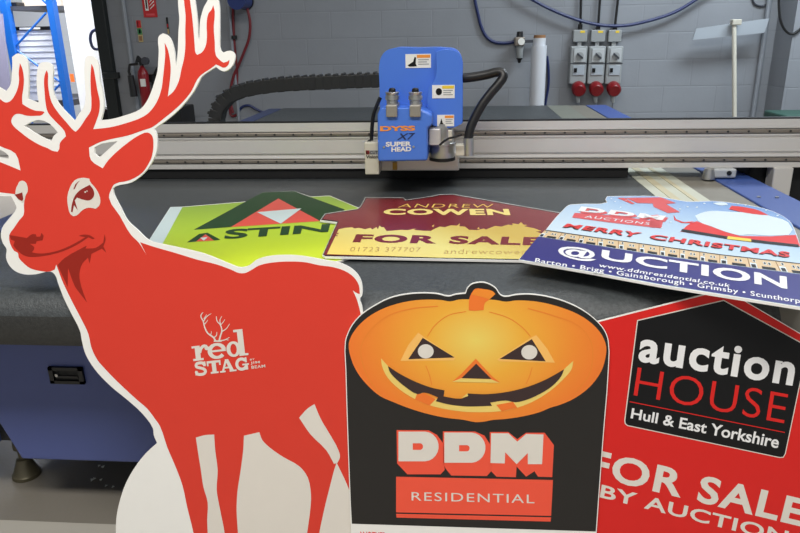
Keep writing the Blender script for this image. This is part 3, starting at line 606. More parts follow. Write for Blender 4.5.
cL = pk.loc((476, 340)); rx = abs(pk.loc((606, 345))[0]-cL[0]); ry = abs(pk.loc((476, 422))[1]-cL[1])*1.15
M['pumpkin'] = grad_mat('pumpkin_print', [(0, (240, 112, 40)), (.32, (240, 140, 44)), (.66, (240, 174, 56)), (1, (236, 210, 100))], cL, (rx*1.12, ry*1.12), radial=True)
stem = A_([(735, 200), (740, 130), (760, 90)])+B_([(30, 78), (80, 80), (130, 92), (145, 108), (110, 140), (85, 160), (78, 200), (0, 203)])
MOUTH = D_([(275, 62), (340, 105), (440, 155), (530, 187), (597, 200), (592, 235), (690, 248), (728, 235), (730, 218), (800, 222)])+E_([(100, 222), (220, 208), (330, 180), (430, 140), (500, 102), (537, 80), (520, 120), (470, 175), (400, 220), (320, 255), (260, 268), (205, 258), (115, 270), (125, 288), (0, 292)])+D_([(700, 290), (620, 280), (548, 262), (560, 240), (480, 212), (445, 222), (380, 185), (320, 135), (285, 95)])
RIM = D_([(235, 18), (275, 62), (360, 130), (445, 200), (600, 262), (800, 270)])+E_([(100, 262), (260, 250), (400, 200), (500, 120), (537, 80), (590, 32), (580, 80), (530, 140), (450, 210), (360, 265), (270, 300), (180, 320), (0, 325)])+D_([(700, 322), (600, 308), (510, 285), (430, 252), (340, 195), (270, 125), (240, 60)])
lay = [(black, 'print_black', 1), (smooth_poly(PB), M['pumpkin'], 2), (smooth_poly(stem), 'orange_dark', 3), (smooth_poly(B_([(8, 112), (25, 84), (80, 80), (130, 92), (145, 108), (112, 138), (60, 122)])), 'orange_mid', 4),
       (smooth_poly(RIM), 'rim_yellow', 3), (D_([(440, 222), (478, 216), (548, 250), (512, 287), (428, 252)]), 'orange_dark', 4), (E_([(150, 284), (245, 266), (270, 300), (180, 320)]), 'orange_dark', 4),
       (smooth_poly(MOUTH), 'mouth_dark', 5), (D_([(692, 246), (728, 216), (732, 232)]), 'rim_yellow', 6),
       (A_([(447, 328), (478, 352), (660, 472), (650, 487), (345, 490), (390, 400)]), 'glow', 3), (A_([(473, 358), (655, 470), (390, 480)]), 'mouth_dark', 4),
       (B_([(378, 342), (350, 356), (155, 482), (170, 492), (485, 500), (440, 420)]), 'glow', 3), (B_([(353, 365), (432, 492), (170, 478)]), 'mouth_dark', 4),
       (ell(425.8, 351.1, 7.9, 7.1), 'print_white', 5), (ell(529.2, 352, 8, 7.2), 'print_white', 5),
       (D_([(778, 18), (690, 110), (645, 148)])+E_([(170, 155), (125, 120), (33, 20)]), 'orange_dark', 3), (D_([(690, 132), (640, 152)])+E_([(170, 158), (120, 137)]), 'rim_yellow', 4), (D_([(778, 48), (695, 130)])+E_([(122, 135)]), 'mouth_dark', 5)]
def cline(pts, w): return ribbon(smooth_poly(pts, 4, 80, False), w)
for pts in (A_([(560, 178), (420, 190), (280, 230), (170, 320), (120, 420), (135, 520)])+D_([(170, 140), (240, 235)]), B_([(330, 190), (470, 230), (620, 290), (690, 380), (700, 480)])+E_([(680, 110), (600, 215)])):
    lay.append((cline(pts, 1.1), 'orange_line', 3))
for pts in (A_([(720, 208), (620, 230), (540, 290), (500, 350)]), B_([(110, 210), (220, 245), (300, 300), (345, 350)]), D_([(490, 60), (510, 110), (525, 170)]), E_([(355, 70), (340, 120), (320, 165)])):
    lay.append((cline(pts, .8), 'orange_line', 3))
pk.prints('printed_pumpkin', lay)
G_ = lambda pts: T(380, 420, 4.21, pts)
def dshape(x0, x1, y0, y1):
    r = (y1-y0)/2; return [(x0, y0), (x1-r, y0)]+ell(x1-r, (y0+y1)/2, r*.95, r, 12, -85, 85)+[(x1-r, y1), (x0, y1)]
sh = [[(70, 42), (205, 43), (240, 62), (268, 100), (272, 210), (255, 228), (115, 228), (72, 182)], [(265, 47), (400, 48), (440, 65), (465, 105), (468, 215), (450, 235), (300, 233), (277, 205), (265, 180)], [(462, 50), (540, 50), (578, 80), (615, 53), (693, 53), (732, 105), (725, 240), (665, 238), (650, 215), (615, 238), (575, 195), (572, 240), (490, 238), (465, 212)]]
pk.prints('logo_shadow', [(G_(p), 'logo_red', 2) for p in sh]+[(G_([(68, 238), (728, 252), (720, 403), (68, 388)]), 'logo_red', 2), (G_([(68, 394), (720, 409), (718, 427), (70, 410)]), 'logo_red', 2)])
pk.prints('logo_letters', [([G_(dshape(78, 250, 48, 173)), G_(dshape(138, 182, 97, 125))], 'print_white', 3), ([G_(dshape(271, 447, 52, 179)), G_(dshape(333, 378, 105, 131))], 'print_white', 3),
           (G_([(468, 55), (540, 55), (578, 90), (615, 58), (688, 60), (682, 185), (622, 185), (622, 138), (575, 185), (527, 135), (525, 182), (465, 180)]), 'print_white', 3)])
pk.text('RESIDENTIAL', G_([(133, 338), (650, 350), (650, 313), (133, 302)]), 'print_white', 3, 0, 1.15)
pk.text('ANOTHER', [(358.8, 538.5), (386, 539.5), (386, 532.2), (358.8, 531.2)], 'logo_red', 2, .02)

# --- auction house board
hb_ = Board('auction_board', lean_origin(.0075, PZ(720, 620, 0).x), UX, vup, 'red house shaped sale board with a black panel, leaning at the right', 'sign board', ymin=0)
HO = [(725.3, 289), (580, 325.8), (548, 590), (700, 660), (820, 680), (868, 373)]
hb_.panel(HO, .005, 'foamboard')
pan = [(723.6, 299.8), (637, 320), (624.2, 420), (624.6, 423.6), (627.2, 425.8), (779.5, 457.8), (783.4, 457.4), (785.6, 453.5), (808, 346)]
hb_.prints('printed_panel', [(inset(HO, .9), 'house_red', 1), (pan, 'print_white', 2), (inset(pan, 1.0), 'ink_black', 3), (ribbon([(629.5, 401.4), (784.5, 432.2)], .9), 'house_red', 4)])
hb_.text('auction', [(637.5, 361.5), (792, 386), (797.5, 355), (641.5, 330.3)], 'text_white', 4, .028, 1.12)
hb_.text('HOUSE', [(633.3, 395.3), (783.6, 423.4), (788.3, 393.8), (637.6, 366.8)], 'house_red', 4, -.008, 1.06)
hb_.text('Hull & East Yorkshire', [(630.3, 418), (777.5, 448.3), (780, 436), (632, 407.8)], 'text_white', 4, .02)
hb_.text('FOR SALE', [(587, 475.7), (801, 526.8), (808, 499.8), (592, 448.2)], 'print_white', 2, .028, 1.1)
hb_.text('BY AUCTION', [(599.5, 497.2), (786, 543.7), (789, 531), (601.8, 484.2)], 'print_white', 2, .02, 1.06)

# ------------------------------------------------------------------ boards lying on the bed
def flat_board(name, P3, label, cat, cpx):
    a, b, c = P3; n = (b-a).cross(c-a).normalized()
    if n.z < 0: n = -n
    o = PP(cpx[0], cpx[1], a, n); u = (UX-n*UX.dot(n)).normalized(); v = n.cross(u)
    return Board(name, o, u, v, label, cat)
zA = BED+.0055
asn = flat_board('green_board', [PZ(200, 220, zA), PZ(300, 220, zA), PZ(250, 250, zA)], 'lime green sign board with a dark green roof shape, lying behind the stag', 'sign board', (250, 228))
AO = [(144, 248), (149, 240), (170.3, 207), (182.6, 206.7), (245.9, 201.5), (262.4, 192.4), (294, 191), (310.5, 196.5), (329.8, 195.6), (357, 207), (385, 218), (372, 248), (340, 261), (322, 264), (230, 270), (135, 263)]
asn.panel(AO, .005, 'foamboard')
Z_ = lambda pts: T(140, 180, 3.636, pts)
M['lime'] = grad_mat('lime_print', [(0, (206, 226, 44)), (.5, (176, 206, 44)), (1, (146, 182, 44))], asn.loc((240, 258)), asn.loc((250, 205)), .3)
asn.prints('printed_design', [(inset(AO, .5), M['lime'], 1), ([(143, 249), (149.4, 240), (170.5, 207.4), (182.6, 207), (162.6, 244), (157, 254)], 'strip_white', 2),
    (Z_([(195, 182), (445, 46), (503, 68), (330, 172)]), 'green_dark', 2), (Z_([(445, 46), (560, 41), (745, 108), (700, 147), (655, 150), (503, 68)]), 'green_dark', 2), (Z_([(503, 68), (655, 150), (330, 172)]), 'astin_red', 2), (Z_([(425, 118), (588, 104), (512, 160)]), 'strip_white', 3),
    (Z_([(170, 228), (215, 197), (245, 192), (293, 218), (270, 221), (238, 198), (203, 225)]), 'green_dark', 2), (Z_([(203, 225), (238, 198), (270, 221)]), 'astin_red', 2), (Z_([(219, 211), (246, 209), (232, 222)]), 'strip_white', 3)])
asn.text('STIN', Z_([(305, 217), (684, 190), (692, 160), (312, 181)]), 'green_dark', 3, .035)

zC = zA+.0075
ca, cb, cc_ = PZ(330, 250, zC), PZ(330, 215, zC), PZ(560, 235, BED+.006)
cow = flat_board('maroon_board', [ca, cb, cc_], 'maroon and gold sale board lying between the green and blue boards', 'sign board', (440, 232))
CO = T(310, 185, 6.154, [(340, 75), (575, 77), (588, 92)])+T(430, 185, 6.154, [(0, 70), (60, 58), (140, 55), (790, 168), (880, 185)])+[(560, 252), (548, 261.2), (517.7, 260.5), (440, 259)]+T(310, 185, 6.154, [(92, 441), (76, 430), (150, 265), (165, 230), (62, 218), (92, 176), (290, 146), (310, 132)])
cow.panel(CO, .005, 'foamboard')
K_ = lambda pts: T(310, 185, 6.154, pts); L_ = lambda pts: T(430, 185, 6.154, pts)
gold = K_([(104, 428), (176, 275), (215, 266), (260, 262), (275, 270), (300, 266), (340, 274), (372, 266), (382, 276), (410, 262), (418, 275), (428, 252), (440, 262), (455, 262), (472, 286), (520, 282), (560, 278), (600, 280), (650, 270), (640, 278), (700, 284), (745, 285)])+L_([(20, 276), (60, 258), (90, 262), (130, 250), (165, 252), (185, 238), (180, 256), (215, 258), (240, 278), (290, 280), (330, 270), (345, 276), (400, 254), (440, 258), (480, 246), (510, 250), (505, 238), (545, 244), (560, 230), (575, 246), (600, 248), (580, 256), (640, 268), (688, 286), (650, 290), (680, 298), (720, 330), (700, 400), (655, 458), (540, 458), (60, 450)])
M['gold_blend'] = grad_mat('gold_print', [(0, (240, 214, 110)), (.5, (228, 216, 130)), (1, (206, 176, 84))], cow.loc((360, 258)), cow.loc((480, 228)), .26)
M['maroon_blend'] = grad_mat('maroon_print', [(0, (128, 40, 44)), (.5, (116, 30, 38)), (1, (130, 52, 58))], cow.loc((330, 225)), cow.loc((560, 215)), .26)
cow.prints('printed_design', [(inset(CO, .4), 'ink_black', 1), (inset(CO, 1.3), M['maroon_blend'], 2), (gold, M['gold_blend'], 3)] +
          [(K_([(160, 297), (178, 298), (176, 305), (158, 303)]), 'maroon', 4), (K_([(156, 311), (172, 312), (168, 318), (152, 317)]), 'maroon', 4), (K_([(750, 255), (765, 246), (758, 262)]), 'gold', 3), (L_([(290, 272), (300, 262), (305, 272)]), 'gold', 3)])
cow.text('ANDREW', [(397.5, 207.9), (493, 208.1), (493.4, 204.6), (401, 204.2)], 'gold', 4, -.008, 1.1)
cow.text('COWEN', [(383, 215.2), (510.5, 215.7), (508.5, 209.3), (384.2, 209.2)], 'gold_light', 4, .045, 1.1)
cow.text('FOR SALE', [(352.6, 242.8), (542, 246), (543, 237.7), (356.3, 234.6)], 'maroon', 4, .045, 1.12)
cow.text('01723 377707', [(349.8, 251.7), (420.3, 252.2), (420.8, 248), (351, 247.6)], 'gold_dim', 4, -.012, 1.1)
cow.text('andrewcowen.co', [(443.8, 254.2), (545, 255), (545.5, 250.3), (445, 249.4)], 'gold_dim', 4, -.012, 1.1)

za1 = PZ(615, 197, BED+.0075); za2 = PZ(785, 219, BED+.0075); za3 = PZ(725, 296, .6985)
au = flat_board('christmas_auction_board', [za1, za2, za3], 'blue and navy winter auction board lying on the right, overhanging the edge', 'sign board', (660, 245))
S_ = lambda pts: T(510, 185, 5.333, pts); R_ = lambda pts: T(650, 185, 5.333, pts); V_ = lambda pts: T(510, 225, 5.333, pts); Q_ = lambda pts: T(650, 235, 5.333, pts)
AUO = [(518.4, 259.9)]+S_([(190, 240), (300, 115), (322, 104), (480, 100), (516, 92), (508, 76), (518, 60), (640, 58)])+R_([(40, 60), (200, 88), (330, 85), (420, 92), (600, 122), (700, 160), (742, 190), (760, 212), (800, 320)])+[(822, 311.3), (800, 307.3), (660, 285), (590, 272)]
au.panel(smooth_poly(AUO, 2, 30), .005, 'foamboard')
M['sky_blend'] = grad_mat('sky_print_blend', [(0, (206, 226, 240)), (.5, (176, 206, 236)), (1, (120, 160, 220))], au.loc((600, 235)), au.loc((720, 200)), .26)
wall_top = [(545, 230.5)]+[(598, 238.2), (660, 246.6), (720, 255), (803.5, 264.5)]
wall_bot = [(811, 275.5), (720, 263.5), (660, 255.4), (598, 245.6), (538.2, 236.5)]
lay = [(inset(smooth_poly(AUO, 2, 30), .4), M['sky_blend'], 1), (wall_top+wall_bot, 'brick_print', 2), ([(538.2, 236.8), (598, 246), (660, 256), (720, 264), (811, 276), (821.5, 310.6), (800, 306.6), (660, 284.2), (590, 271.4), (519.4, 259.4)], 'navy', 2), (ribbon(wall_top, .8), 'ink_black', 3)]
# row of little printed shop fronts on the tan band
def lerp_band(t, s):
    def on(L, t):
        k = t*(len(L)-1); i = min(int(k), len(L)-2); f = k-i; return Vector(L[i]).lerp(Vector(L[i+1]), f)
    return on(wall_top, t).lerp(on(wall_bot[::-1], t), s)
def band(t0, t1, s0, s1): return [tuple(lerp_band(t0, s0)), tuple(lerp_band(t1, s0)), tuple(lerp_band(t1, s1)), tuple(lerp_band(t0, s1))]
tw = [0]; NB = 12
for i in range(NB):
    a0 = i/NB; w = 1/NB
    lay += [(band(a0+w*.97, a0+w, 0, 1), 'kraft', 3), (band(a0+.02*w, a0+.24*w, .5, 1), 'ice_white', 3), (band(a0+.05*w, a0+.2*w, .66, .98), 'ink_black', 4),
            (band(a0+.4*w, a0+.86*w, .74, 1), 'ink_black', 3), (band(a0+.14*w, a0+.24*w, .12, .4), 'ice_white', 3), (band(a0+.16*w, a0+.22*w, .16, .36), 'ink_black', 4),
            (band(a0+.5*w, a0+.6*w, .25, .55), 'ice_white', 3), (band(a0+.52*w, a0+.58*w, .3, .5), 'ink_black', 4), (band(a0+.66*w, a0+.76*w, .25, .55), 'ice_white', 3), (band(a0+.68*w, a0+.74*w, .3, .5), 'ink_black', 4)]
# plain winter stand-in: snow mound, red cloth and parcels
lay += [(smooth_poly(R_([(240, 165), (275, 150), (330, 140), (430, 145), (560, 150), (660, 172), (735, 200), (745, 215), (760, 240), (740, 268), (640, 272), (520, 266), (480, 270), (400, 250), (320, 220), (260, 195)])), 'ice_white', 3),
        (smooth_poly(R_([(420, 130), (435, 113), (500, 120), (580, 138), (632, 164), (560, 158), (480, 145)])), 'gift_red', 4),
        (R_([(160, 250), (215, 205), (250, 195), (330, 225), (410, 255), (480, 274), (640, 276), (778, 268), (800, 330), (640, 312), (420, 290)]), 'gift_red', 3),
        (R_([(170, 237), (300, 258), (420, 278), (540, 292), (640, 304), (790, 320), (796, 334), (640, 318), (420, 292), (165, 250)]), 'ink_black', 4), (R_([(415, 276), (538, 291), (540, 306), (410, 291)]), 'yellow', 5),
        (R_([(125, 160), (140, 185), (180, 200), (235, 195), (215, 205), (170, 205), (130, 188)]), 'gift_red', 3), (smooth_poly(R_([(335, 98), (370, 94), (410, 100), (415, 108), (370, 110)])), 'ice_white', 3)]
roof = S_([(575, 68), (640, 70), (690, 100), (800, 100)])+R_([(20, 100), (85, 150), (158, 150), (85, 110), (140, 98), (70, 72), (0, 72)])
lay += [(S_([(572, 70), (610, 70), (665, 100), (650, 104)]), 'pink_red', 3), (S_([(615, 70), (770, 68)])+R_([(60, 68), (138, 98), (85, 103), (160, 146), (95, 152), (20, 118)])+S_([(760, 100), (680, 98)]), 'pink_red', 3)]
for (x, y) in [(540, 75), (560, 90), (590, 120), (620, 84)]: lay.append((ell(*S_([(x, y)])[0], .8, .5, 8), 'ice_white', 3))
for (x, y) in [(510, 108), (620, 135), (680, 165), (470, 102), (160, 130), (200, 118), (290, 100), (250, 120), (110, 200), (60, 230)]: lay.append((ell(*R_([(x, y)])[0], 1.3, .5, 8), 'ice_white', 3))
lay += [(S_([(345, 150), (560, 165), (800, 200), (800, 232), (560, 205), (330, 175)]), 'pink_red', 3), (R_([(0, 165), (40, 160), (75, 175), (60, 232), (0, 228)]), 'pink_red', 3)]
au.prints('printed_design', lay)
au.text('DDM', S_([(375, 150), (825, 199), (845, 176), (392, 125)]), 'pink_red', 4, .04, 1.14)
au.text('DDM', S_([(362, 142), (812, 191), (832, 168), (380, 117)]), 'text_white', 5, .04, 1.14)
au.text('AUCTIONS', S_([(395, 176), (740, 216), (748, 204), (408, 164)]), 'ice_white', 4, .005, 1.2)
au.text('MERRY', S_([(278, 229), (676, 285), (701, 260), (303, 209)]), 'ink_black', 4, .035, 1.12)
au.text('MERRY', S_([(282, 226), (680, 282), (705, 258), (307, 208)]), 'gift_red', 5, .035, 1.12)
au.text('CHRISTMAS', S_([(738, 292)])+R_([(740, 393), (744, 364)])+S_([(753, 267)]), 'ink_black', 4, .035, 1.12)
au.text('CHRISTMAS', S_([(742, 289)])+R_([(744, 390), (748, 362)])+S_([(757, 266)]), 'gift_red', 5, .035, 1.12)
# swirl letter then the rest of the word
atc = V_([(352, 153)])[0]
au.text('@', V_([(262, 172), (455, 208), (470, 135), (250, 108)]), 'text_white', 4, .03)
au.text('UCTION', V_([(483, 185)])+Q_([(732, 292), (728, 225)])+V_([(492, 134)]), 'text_white', 4, .03, 1.05)
au.text('www.ddmresidential.co.uk', V_([(470, 226)])+Q_([(425, 283), (430, 264)])+V_([(478, 208)]), 'text_white', 4, .015, 1.1)
au.text('Barton • Brigg • Gainsborough • Grimsby • Scunthorpe', V_([(129, 208)])+[(806, 306.4), (805.5, 300)]+V_([(137, 179)]), 'text_white', 4, .012, 1.1)

# ------------------------------------------------------------------ things on the back wall
YW = WY-.001
# three power sockets with junction boxes
N_ = lambda pts: T(470, 0, 4.444, pts)
ords = ['leftmost', 'middle', 'rightmost']
for i, (x0, x1, jx0, jx1, rx_) in enumerate(((445, 525, 461, 520, 482), (526, 606, 540, 600, 560), (606, 683, 618, 672, 638))):
    c = PY(*N_([((x0+x1)/2, 290)])[0], YW-.1)
    rt = empty('power_socket', (c.x, YW, PY(*N_([(x0, 372)])[0], YW-.1).z), ords[i]+' of the three grey wall power sockets with red plugs', 'wall socket', 'wall power sockets')
    a, b = PY(*N_([(x0, 206)])[0], YW-.1), PY(*N_([(x1-3, 374)])[0], YW-.1)
    a.x = PY(*N_([(x0, 290)])[0], YW-.1).x; b.x = PY(*N_([(x1-6, 290)])[0], YW-.1).x; w = b.x-a.x; hh = a.z-b.z
    bxm = MB().box((a.x, YW-.1, b.z), (b.x, YW, a.z)).build('socket_box', 'grey_plastic', rt, bevel=.01)
    MB().box((a.x+w*.17, YW-.108, a.z-hh*.42), (b.x-w*.1, YW-.099, a.z-hh*.06)).build('switch_panel', 'grey_light', rt, bevel=.004)
    cx, cz = a.x+w*.53, a.z-hh*.25
    kn = MB().tube([(cx, YW-.106, cz), (cx, YW-.12, cz)], w*.22, 20).build('rotary_knob', 'grey_plastic', rt, smooth=True)
    MB().hexa([(cx-w*.19, YW-.13, cz+.012), (cx-w*.16, YW-.13, cz+.024), (cx+w*.2, YW-.13, cz-.012), (cx+w*.17, YW-.13, cz-.024)], [(cx-w*.19, YW-.118, cz+.012), (cx-w*.16, YW-.118, cz+.024), (cx+w*.2, YW-.118, cz-.012), (cx+w*.17, YW-.118, cz-.024)]).build('knob_grip', 'shelf_grey', kn)
    wn = MB().box((a.x+w*.18, YW-.106, a.z-hh*.76), (b.x-w*.12, YW-.099, a.z-hh*.5)).build('breaker_window', 'panel_grey', rt, bevel=.003)
    MB().box((a.x+w*.24, YW-.112, a.z-hh*.68), (a.x+w*.42, YW-.104, a.z-hh*.57)).build('breaker_lever', 'ink_black', wn)
    MB().box((a.x, YW-.102, a.z-hh*.46), (b.x, YW-.0995, a.z-hh*.435)).build('seam', 'shelf_grey', rt)
    pc = PY(*N_([(rx_, 398)])[0], YW-.12)
    pg = MB().tube([(pc.x, YW-.05, pc.z+.03), (pc.x, YW-.1, pc.z+.012), (pc.x, YW-.15, pc.z-.004), (pc.x, YW-.165, pc.z-.008)], [.04, .052, .052, .04], 24).build('red_plug', 'socket_red', rt, smooth=True)
    MB().tube([(pc.x, YW-.1, pc.z-.045), (pc.x+.006, YW-.09, pc.z-.075), (pc.x+.012, YW-.085, pc.z-.1)], [.018, .016, .012], 12).build('plug_tail', 'grey_light', pg, smooth=True)
    MB().tube([(pc.x+.012, YW-.085, pc.z-.1), (pc.x+.016, YW-.06, pc.z-.2), (pc.x+.012, YW-.05, pc.z-.9)], .008, 8).build('plug_cable', 'conduit', pg, smooth=True)
    ja, jb = PY(*N_([(jx0, 133)])[0], YW-.06), PY(*N_([(jx1, 186)])[0], YW-.06)
    jr = empty('junction_box', ((ja.x+jb.x)/2, YW, jb.z), 'small grey junction box over the '+ords[i]+' wall socket', 'junction box', 'junction boxes above the sockets')
    MB().box((ja.x, YW-.06, jb.z), (jb.x, YW, ja.z)).build('box_body', 'grey_plastic', jr, bevel=.006)
    MB().box((ja.x+.05, YW-.0615, ja.z-.022), (jb.x-.02, YW-.0595, ja.z-.006)).build('yellow_label', 'yellow', jr)
    cxm = (ja.x+jb.x)/2
    MB().tube([(cxm, YW-.03, ja.z), (cxm, YW-.03, ja.z+.04)], .017, 12).build('cable_gland', 'black_plastic', jr)
    MB().tube([(cxm, YW-.03, ja.z+.04), (cxm-.01+.01*i, YW-.025, ja.z+.3), (cxm-.012, YW-.025, 3.4)], .0095, 8).build('feed_cable', 'black_plastic', jr, smooth=True)
    MB().box((cxm-.015, YW-.04, a.z), (cxm+.015, YW-.01, jb.z)).build('link_conduit', 'grey_light', jr)
def hose(name, px, Y, r, m, label, cat='hose', sub=5):
    p = smooth_poly(px, sub, 95, closed=False)
    return tag(MB().tube([tuple(PY(x, y, Y)) for x, y in p], r, 8).build(name, m, smooth=True), label, cat)
hose('air_hose', [(506, -30), (520, -8), (535, 1), (548, 8), (575, 19), (600, 25), (625, 25.5), (648, 21), (675, 12), (697, -1), (720, -16)], YW-.052, .012, 'hose_blue', 'blue air hose sagging above the three wall sockets')
hose('air_hose', [(474, -30), (475, 0), (478, 14), (481, 26), (486, 36), (492, 41), (500, 43), (510, 42.5), (516, 41)], YW-.012, .012, 'hose_blue', 'blue air hose curving down to the small wall regulator')
hose('air_hose', [(547, 56), (548.5, 70), (548.5, 85), (546, 100), (543, 118), (540, 178)], YW-.01, .01, 'hose_blue', 'short blue hose behind the white upright tube')
# regulator
rg = PY(519.5, 42, YW-.06)
rr = empty('air_regulator', (rg.x, YW, rg.z-.18), 'small black and silver air regulator on the wall', 'regulator')
zt = lambda y: PY(519.5, y, YW-.06).z
MB().tube([(rg.x, YW-.06, zt(37)), (rg.x, YW-.06, zt(31.5))], [.026, .022], 14).build('regulator_knob', 'black_plastic', rr, smooth=True)
MB().box((rg.x-.038, YW-.1, zt(46)), (rg.x+.036, YW, zt(37))).build('regulator_body', 'alu_dark', rr, bevel=.008)
MB().tube([(rg.x+.01, YW-.1, zt(41.5)), (rg.x+.01, YW-.115, zt(41.5))], .026, 16).build('gauge', 'sticker', rr)
MB().tube([(rg.x+.004, YW-.06, zt(y)) for y in (46, 50, 58, 60, 63)], [.03, .027, .024, .014, .01], 14).build('filter_bowl', 'grey_plastic', rr, smooth=True)
MB().tube([(rg.x+.004, YW-.06, zt(y)) for y in (58, 60, 63)], [.026, .016, .01], 12).build('bowl_drain', 'black_plastic', rr, smooth=True)
MB().box((rg.x+.03, YW-.07, zt(43)), (rg.x+.16, YW-.04, zt(40))).build('mount_bar', 'shelf_grey', rr)
# tall tube roll standing behind the bed
tb = PY(539, 46, WY-.25); tx = (PY(531.6, 46, WY-.25).x+PY(547, 46, WY-.25).x)/2; tr_ = (PY(547, 46, WY-.25).x-PY(531.6, 46, WY-.25).x)/2
tt = empty('paper_roll', (tx, WY-.25, 0), 'tall white roll with a brown core standing against the back wall', 'roll')
MB().tube([(tx, WY-.25, 0), (tx, WY-.25, PY(539, 45.5, WY-.25).z)], tr_, 24).build('rolled_sheet', 'tube_white', tt, smooth=True)
MB().tube([(tx, WY-.25, 0.01), (tx, WY-.25, PY(539, 38, WY-.25).z)], tr_*.82, 24).build('inner_roll', 'tube_white', tt, smooth=True)
MB().tube([(tx, WY-.25, 0.02), (tx, WY-.25, PY(539, 35, WY-.25).z)], tr_*.76, 24).build('core', 'kraft', tt, smooth=True)
# long handled squeegee: grey board with pole
I_ = lambda pts: T(640, 0, 4.264, pts)
YM = WY-.3
sq = empty('floor_squeegee', (PY(*I_([(403, 505)])[0], YM).x, YM, 0), 'wide grey squeegee head on a pale pole leaning against the right wall', 'squeegee')
top = PY(*I_([(401, 95)])[0], YM+.12); bot = PY(*I_([(403, 506)])[0], YM)
dirv = (bot-top).normalized(); foot_ = top+dirv*((top.z-.01)/-dirv.z)
MB().tube([tuple(top), tuple(foot_)], .016, 10).build('pole', 'wood_pale', sq, smooth=True)
MB().box((top.x-.02, YM+.09, top.z-.02), (top.x+.045, YM+.15, top.z+.02)).build('socket', 'wood_pale', sq, bevel=.006)
qa, qb, qc, qd = [PY(*I_([p])[0], YM+.17) for p in ((225, 170), (240, 122), (552, 78), (530, 140))]
off = Vector((0, .012, 0))
MB().hexa([qa, qd, qc, qb], [p+off for p in (qa, qd, qc, qb)]).build('head_board', 'panel_grey', sq)
# cables on the right pier
hose('loose_cable', [(779, -8), (779, 8), (781, 22), (785, 30), (791, 34), (798, 31), (806, 22)], 5.401, .009, 'black_plastic', 'black cable loop hanging on the right pier', 'cable')
hose('loose_cable', [(752, -6), (754, 3), (760, 6), (767, 4), (771, -6)], WY-.007, .007, 'shelf_grey', 'grey cable loop at the top of the pipe by the pier', 'cable')
# green lidded crate behind the gantry on the right
ga, gb = PY(764, 110, 5.1), PY(812, 110, 5.1)
cr = empty('green_crate', ((ga.x+gb.x)/2+.1, 4.95, 0), 'dark green lidded bin standing by the right pier', 'bin')
MB().hexa([(ga.x+.04, 4.8, 0), (gb.x+.2, 4.8, 0), (gb.x+.2, 5.08, 0), (ga.x+.04, 5.08, 0)], [(ga.x+.015, 4.79, ga.z-.05), (gb.x+.25, 4.79, ga.z-.05), (gb.x+.25, 5.09, ga.z-.05), (ga.x+.015, 5.09, ga.z-.05)]).build('bin_body', 'green_box', cr, bevel=.01)
MB().box((ga.x, 4.76, ga.z-.055), (gb.x+.27, 5.1, ga.z)).build('bin_lid', 'green_box', cr, bevel=.012)
# red air hose, reel
rc = PY(241, 5, WY-.14)
rl = empty('hose_reel', (rc.x, YW, rc.z), 'dark blue hose reel high on the back wall', 'hose reel')
MB().tube([(rc.x, YW-.02, rc.z+.03), (rc.x, YW-.24, rc.z+.03)], .058, 24).build('reel_drum', 'reel_blue', rl, smooth=True)
MB().tube([(rc.x-.0, YW-.0, rc.z+.03), (rc.x, YW-.02, rc.z+.03)], .064, 24).build('reel_plate', 'black_plastic', rl, smooth=True)
MB().tube([(rc.x, YW-.24, rc.z+.03), (rc.x, YW-.255, rc.z+.03)], .068, 24).build('reel_flange', 'reel_blue', rl, smooth=True)
hose('air_hose', [(233, -20), (233, 10), (234, 40), (236, 62), (237, 76), (235, 95), (230, 110), (232, 116), (238, 114)], WY-.011, .011, 'hose_red', 'dark red air hose hanging straight beside the pipe')
rp_ = smooth_poly([(247, 8), (250, 22), (249, 38), (244, 52), (239, 64), (233, 78), (230, 100), (233, 113)], 5, 95, closed=False)
MB().tube([tuple(PY(x, y, WY-.05)) for x, y in rp_], .011, 8).build('reel_hose', 'hose_red', rl, smooth=True)
hose('air_hose', [(237, 114), (242, 107), (249, 105.5), (254, 108), (262, 112), (275, 117)], WY-.01, .01, 'hose_blue', 'short blue hose end behind the far bed corner')
MB_ = MB().tube([(PY(234, 37, WY-.02).x, WY-.02, PY(234, 39, WY-.02).z), (PY(234, 37, WY-.02).x, WY-.02, PY(234, 35.5, WY-.02).z)], .024, 10)
tag(MB_.build('hose_stop', 'black_plastic', smooth=True), 'black round stop on the straight red air hose', 'hose stop')
# fire extinguisher and signs
J_ = lambda pts: T(0, 0, 4, pts)
ex = PY(*J_([(570, 300)])[0], WY-.14); er = .042
zt = lambda y: PY(*J_([(570, y)])[0], WY-.14).z
ext = empty('fire_extinguisher', (ex.x, WY-.13, zt(440)), 'red fire extinguisher on the wall beside the dark door jamb', 'fire extinguisher')
MB().tube([(ex.x, WY-.13, zt(y)) for y in (440, 432, 300, 285, 270, 262)], [er*.9, er, er, er*.85, er*.45, er*.3], 20).build('cylinder', 'ext_red', ext, smooth=True)
MB().tube([(ex.x, WY-.13, zt(y)) for y in (262, 248)], .018, 10).build('valve', 'black_plastic', ext)
MB().hexa([(ex.x-.045, WY-.15, zt(250)), (ex.x+.05, WY-.15, zt(248)), (ex.x+.05, WY-.12, zt(248)), (ex.x-.045, WY-.12, zt(250))], [(ex.x-.02, WY-.15, zt(222)), (ex.x+.01, WY-.15, zt(240)), (ex.x+.01, WY-.12, zt(240)), (ex.x-.02, WY-.12, zt(222))]).build('lever', 'black_plastic', ext)
MB().tube([(ex.x+.045, WY-.14, zt(244)), (ex.x+.045, WY-.17, zt(244))], .03, 14).build('pressure_gauge', 'shelf_grey', ext)
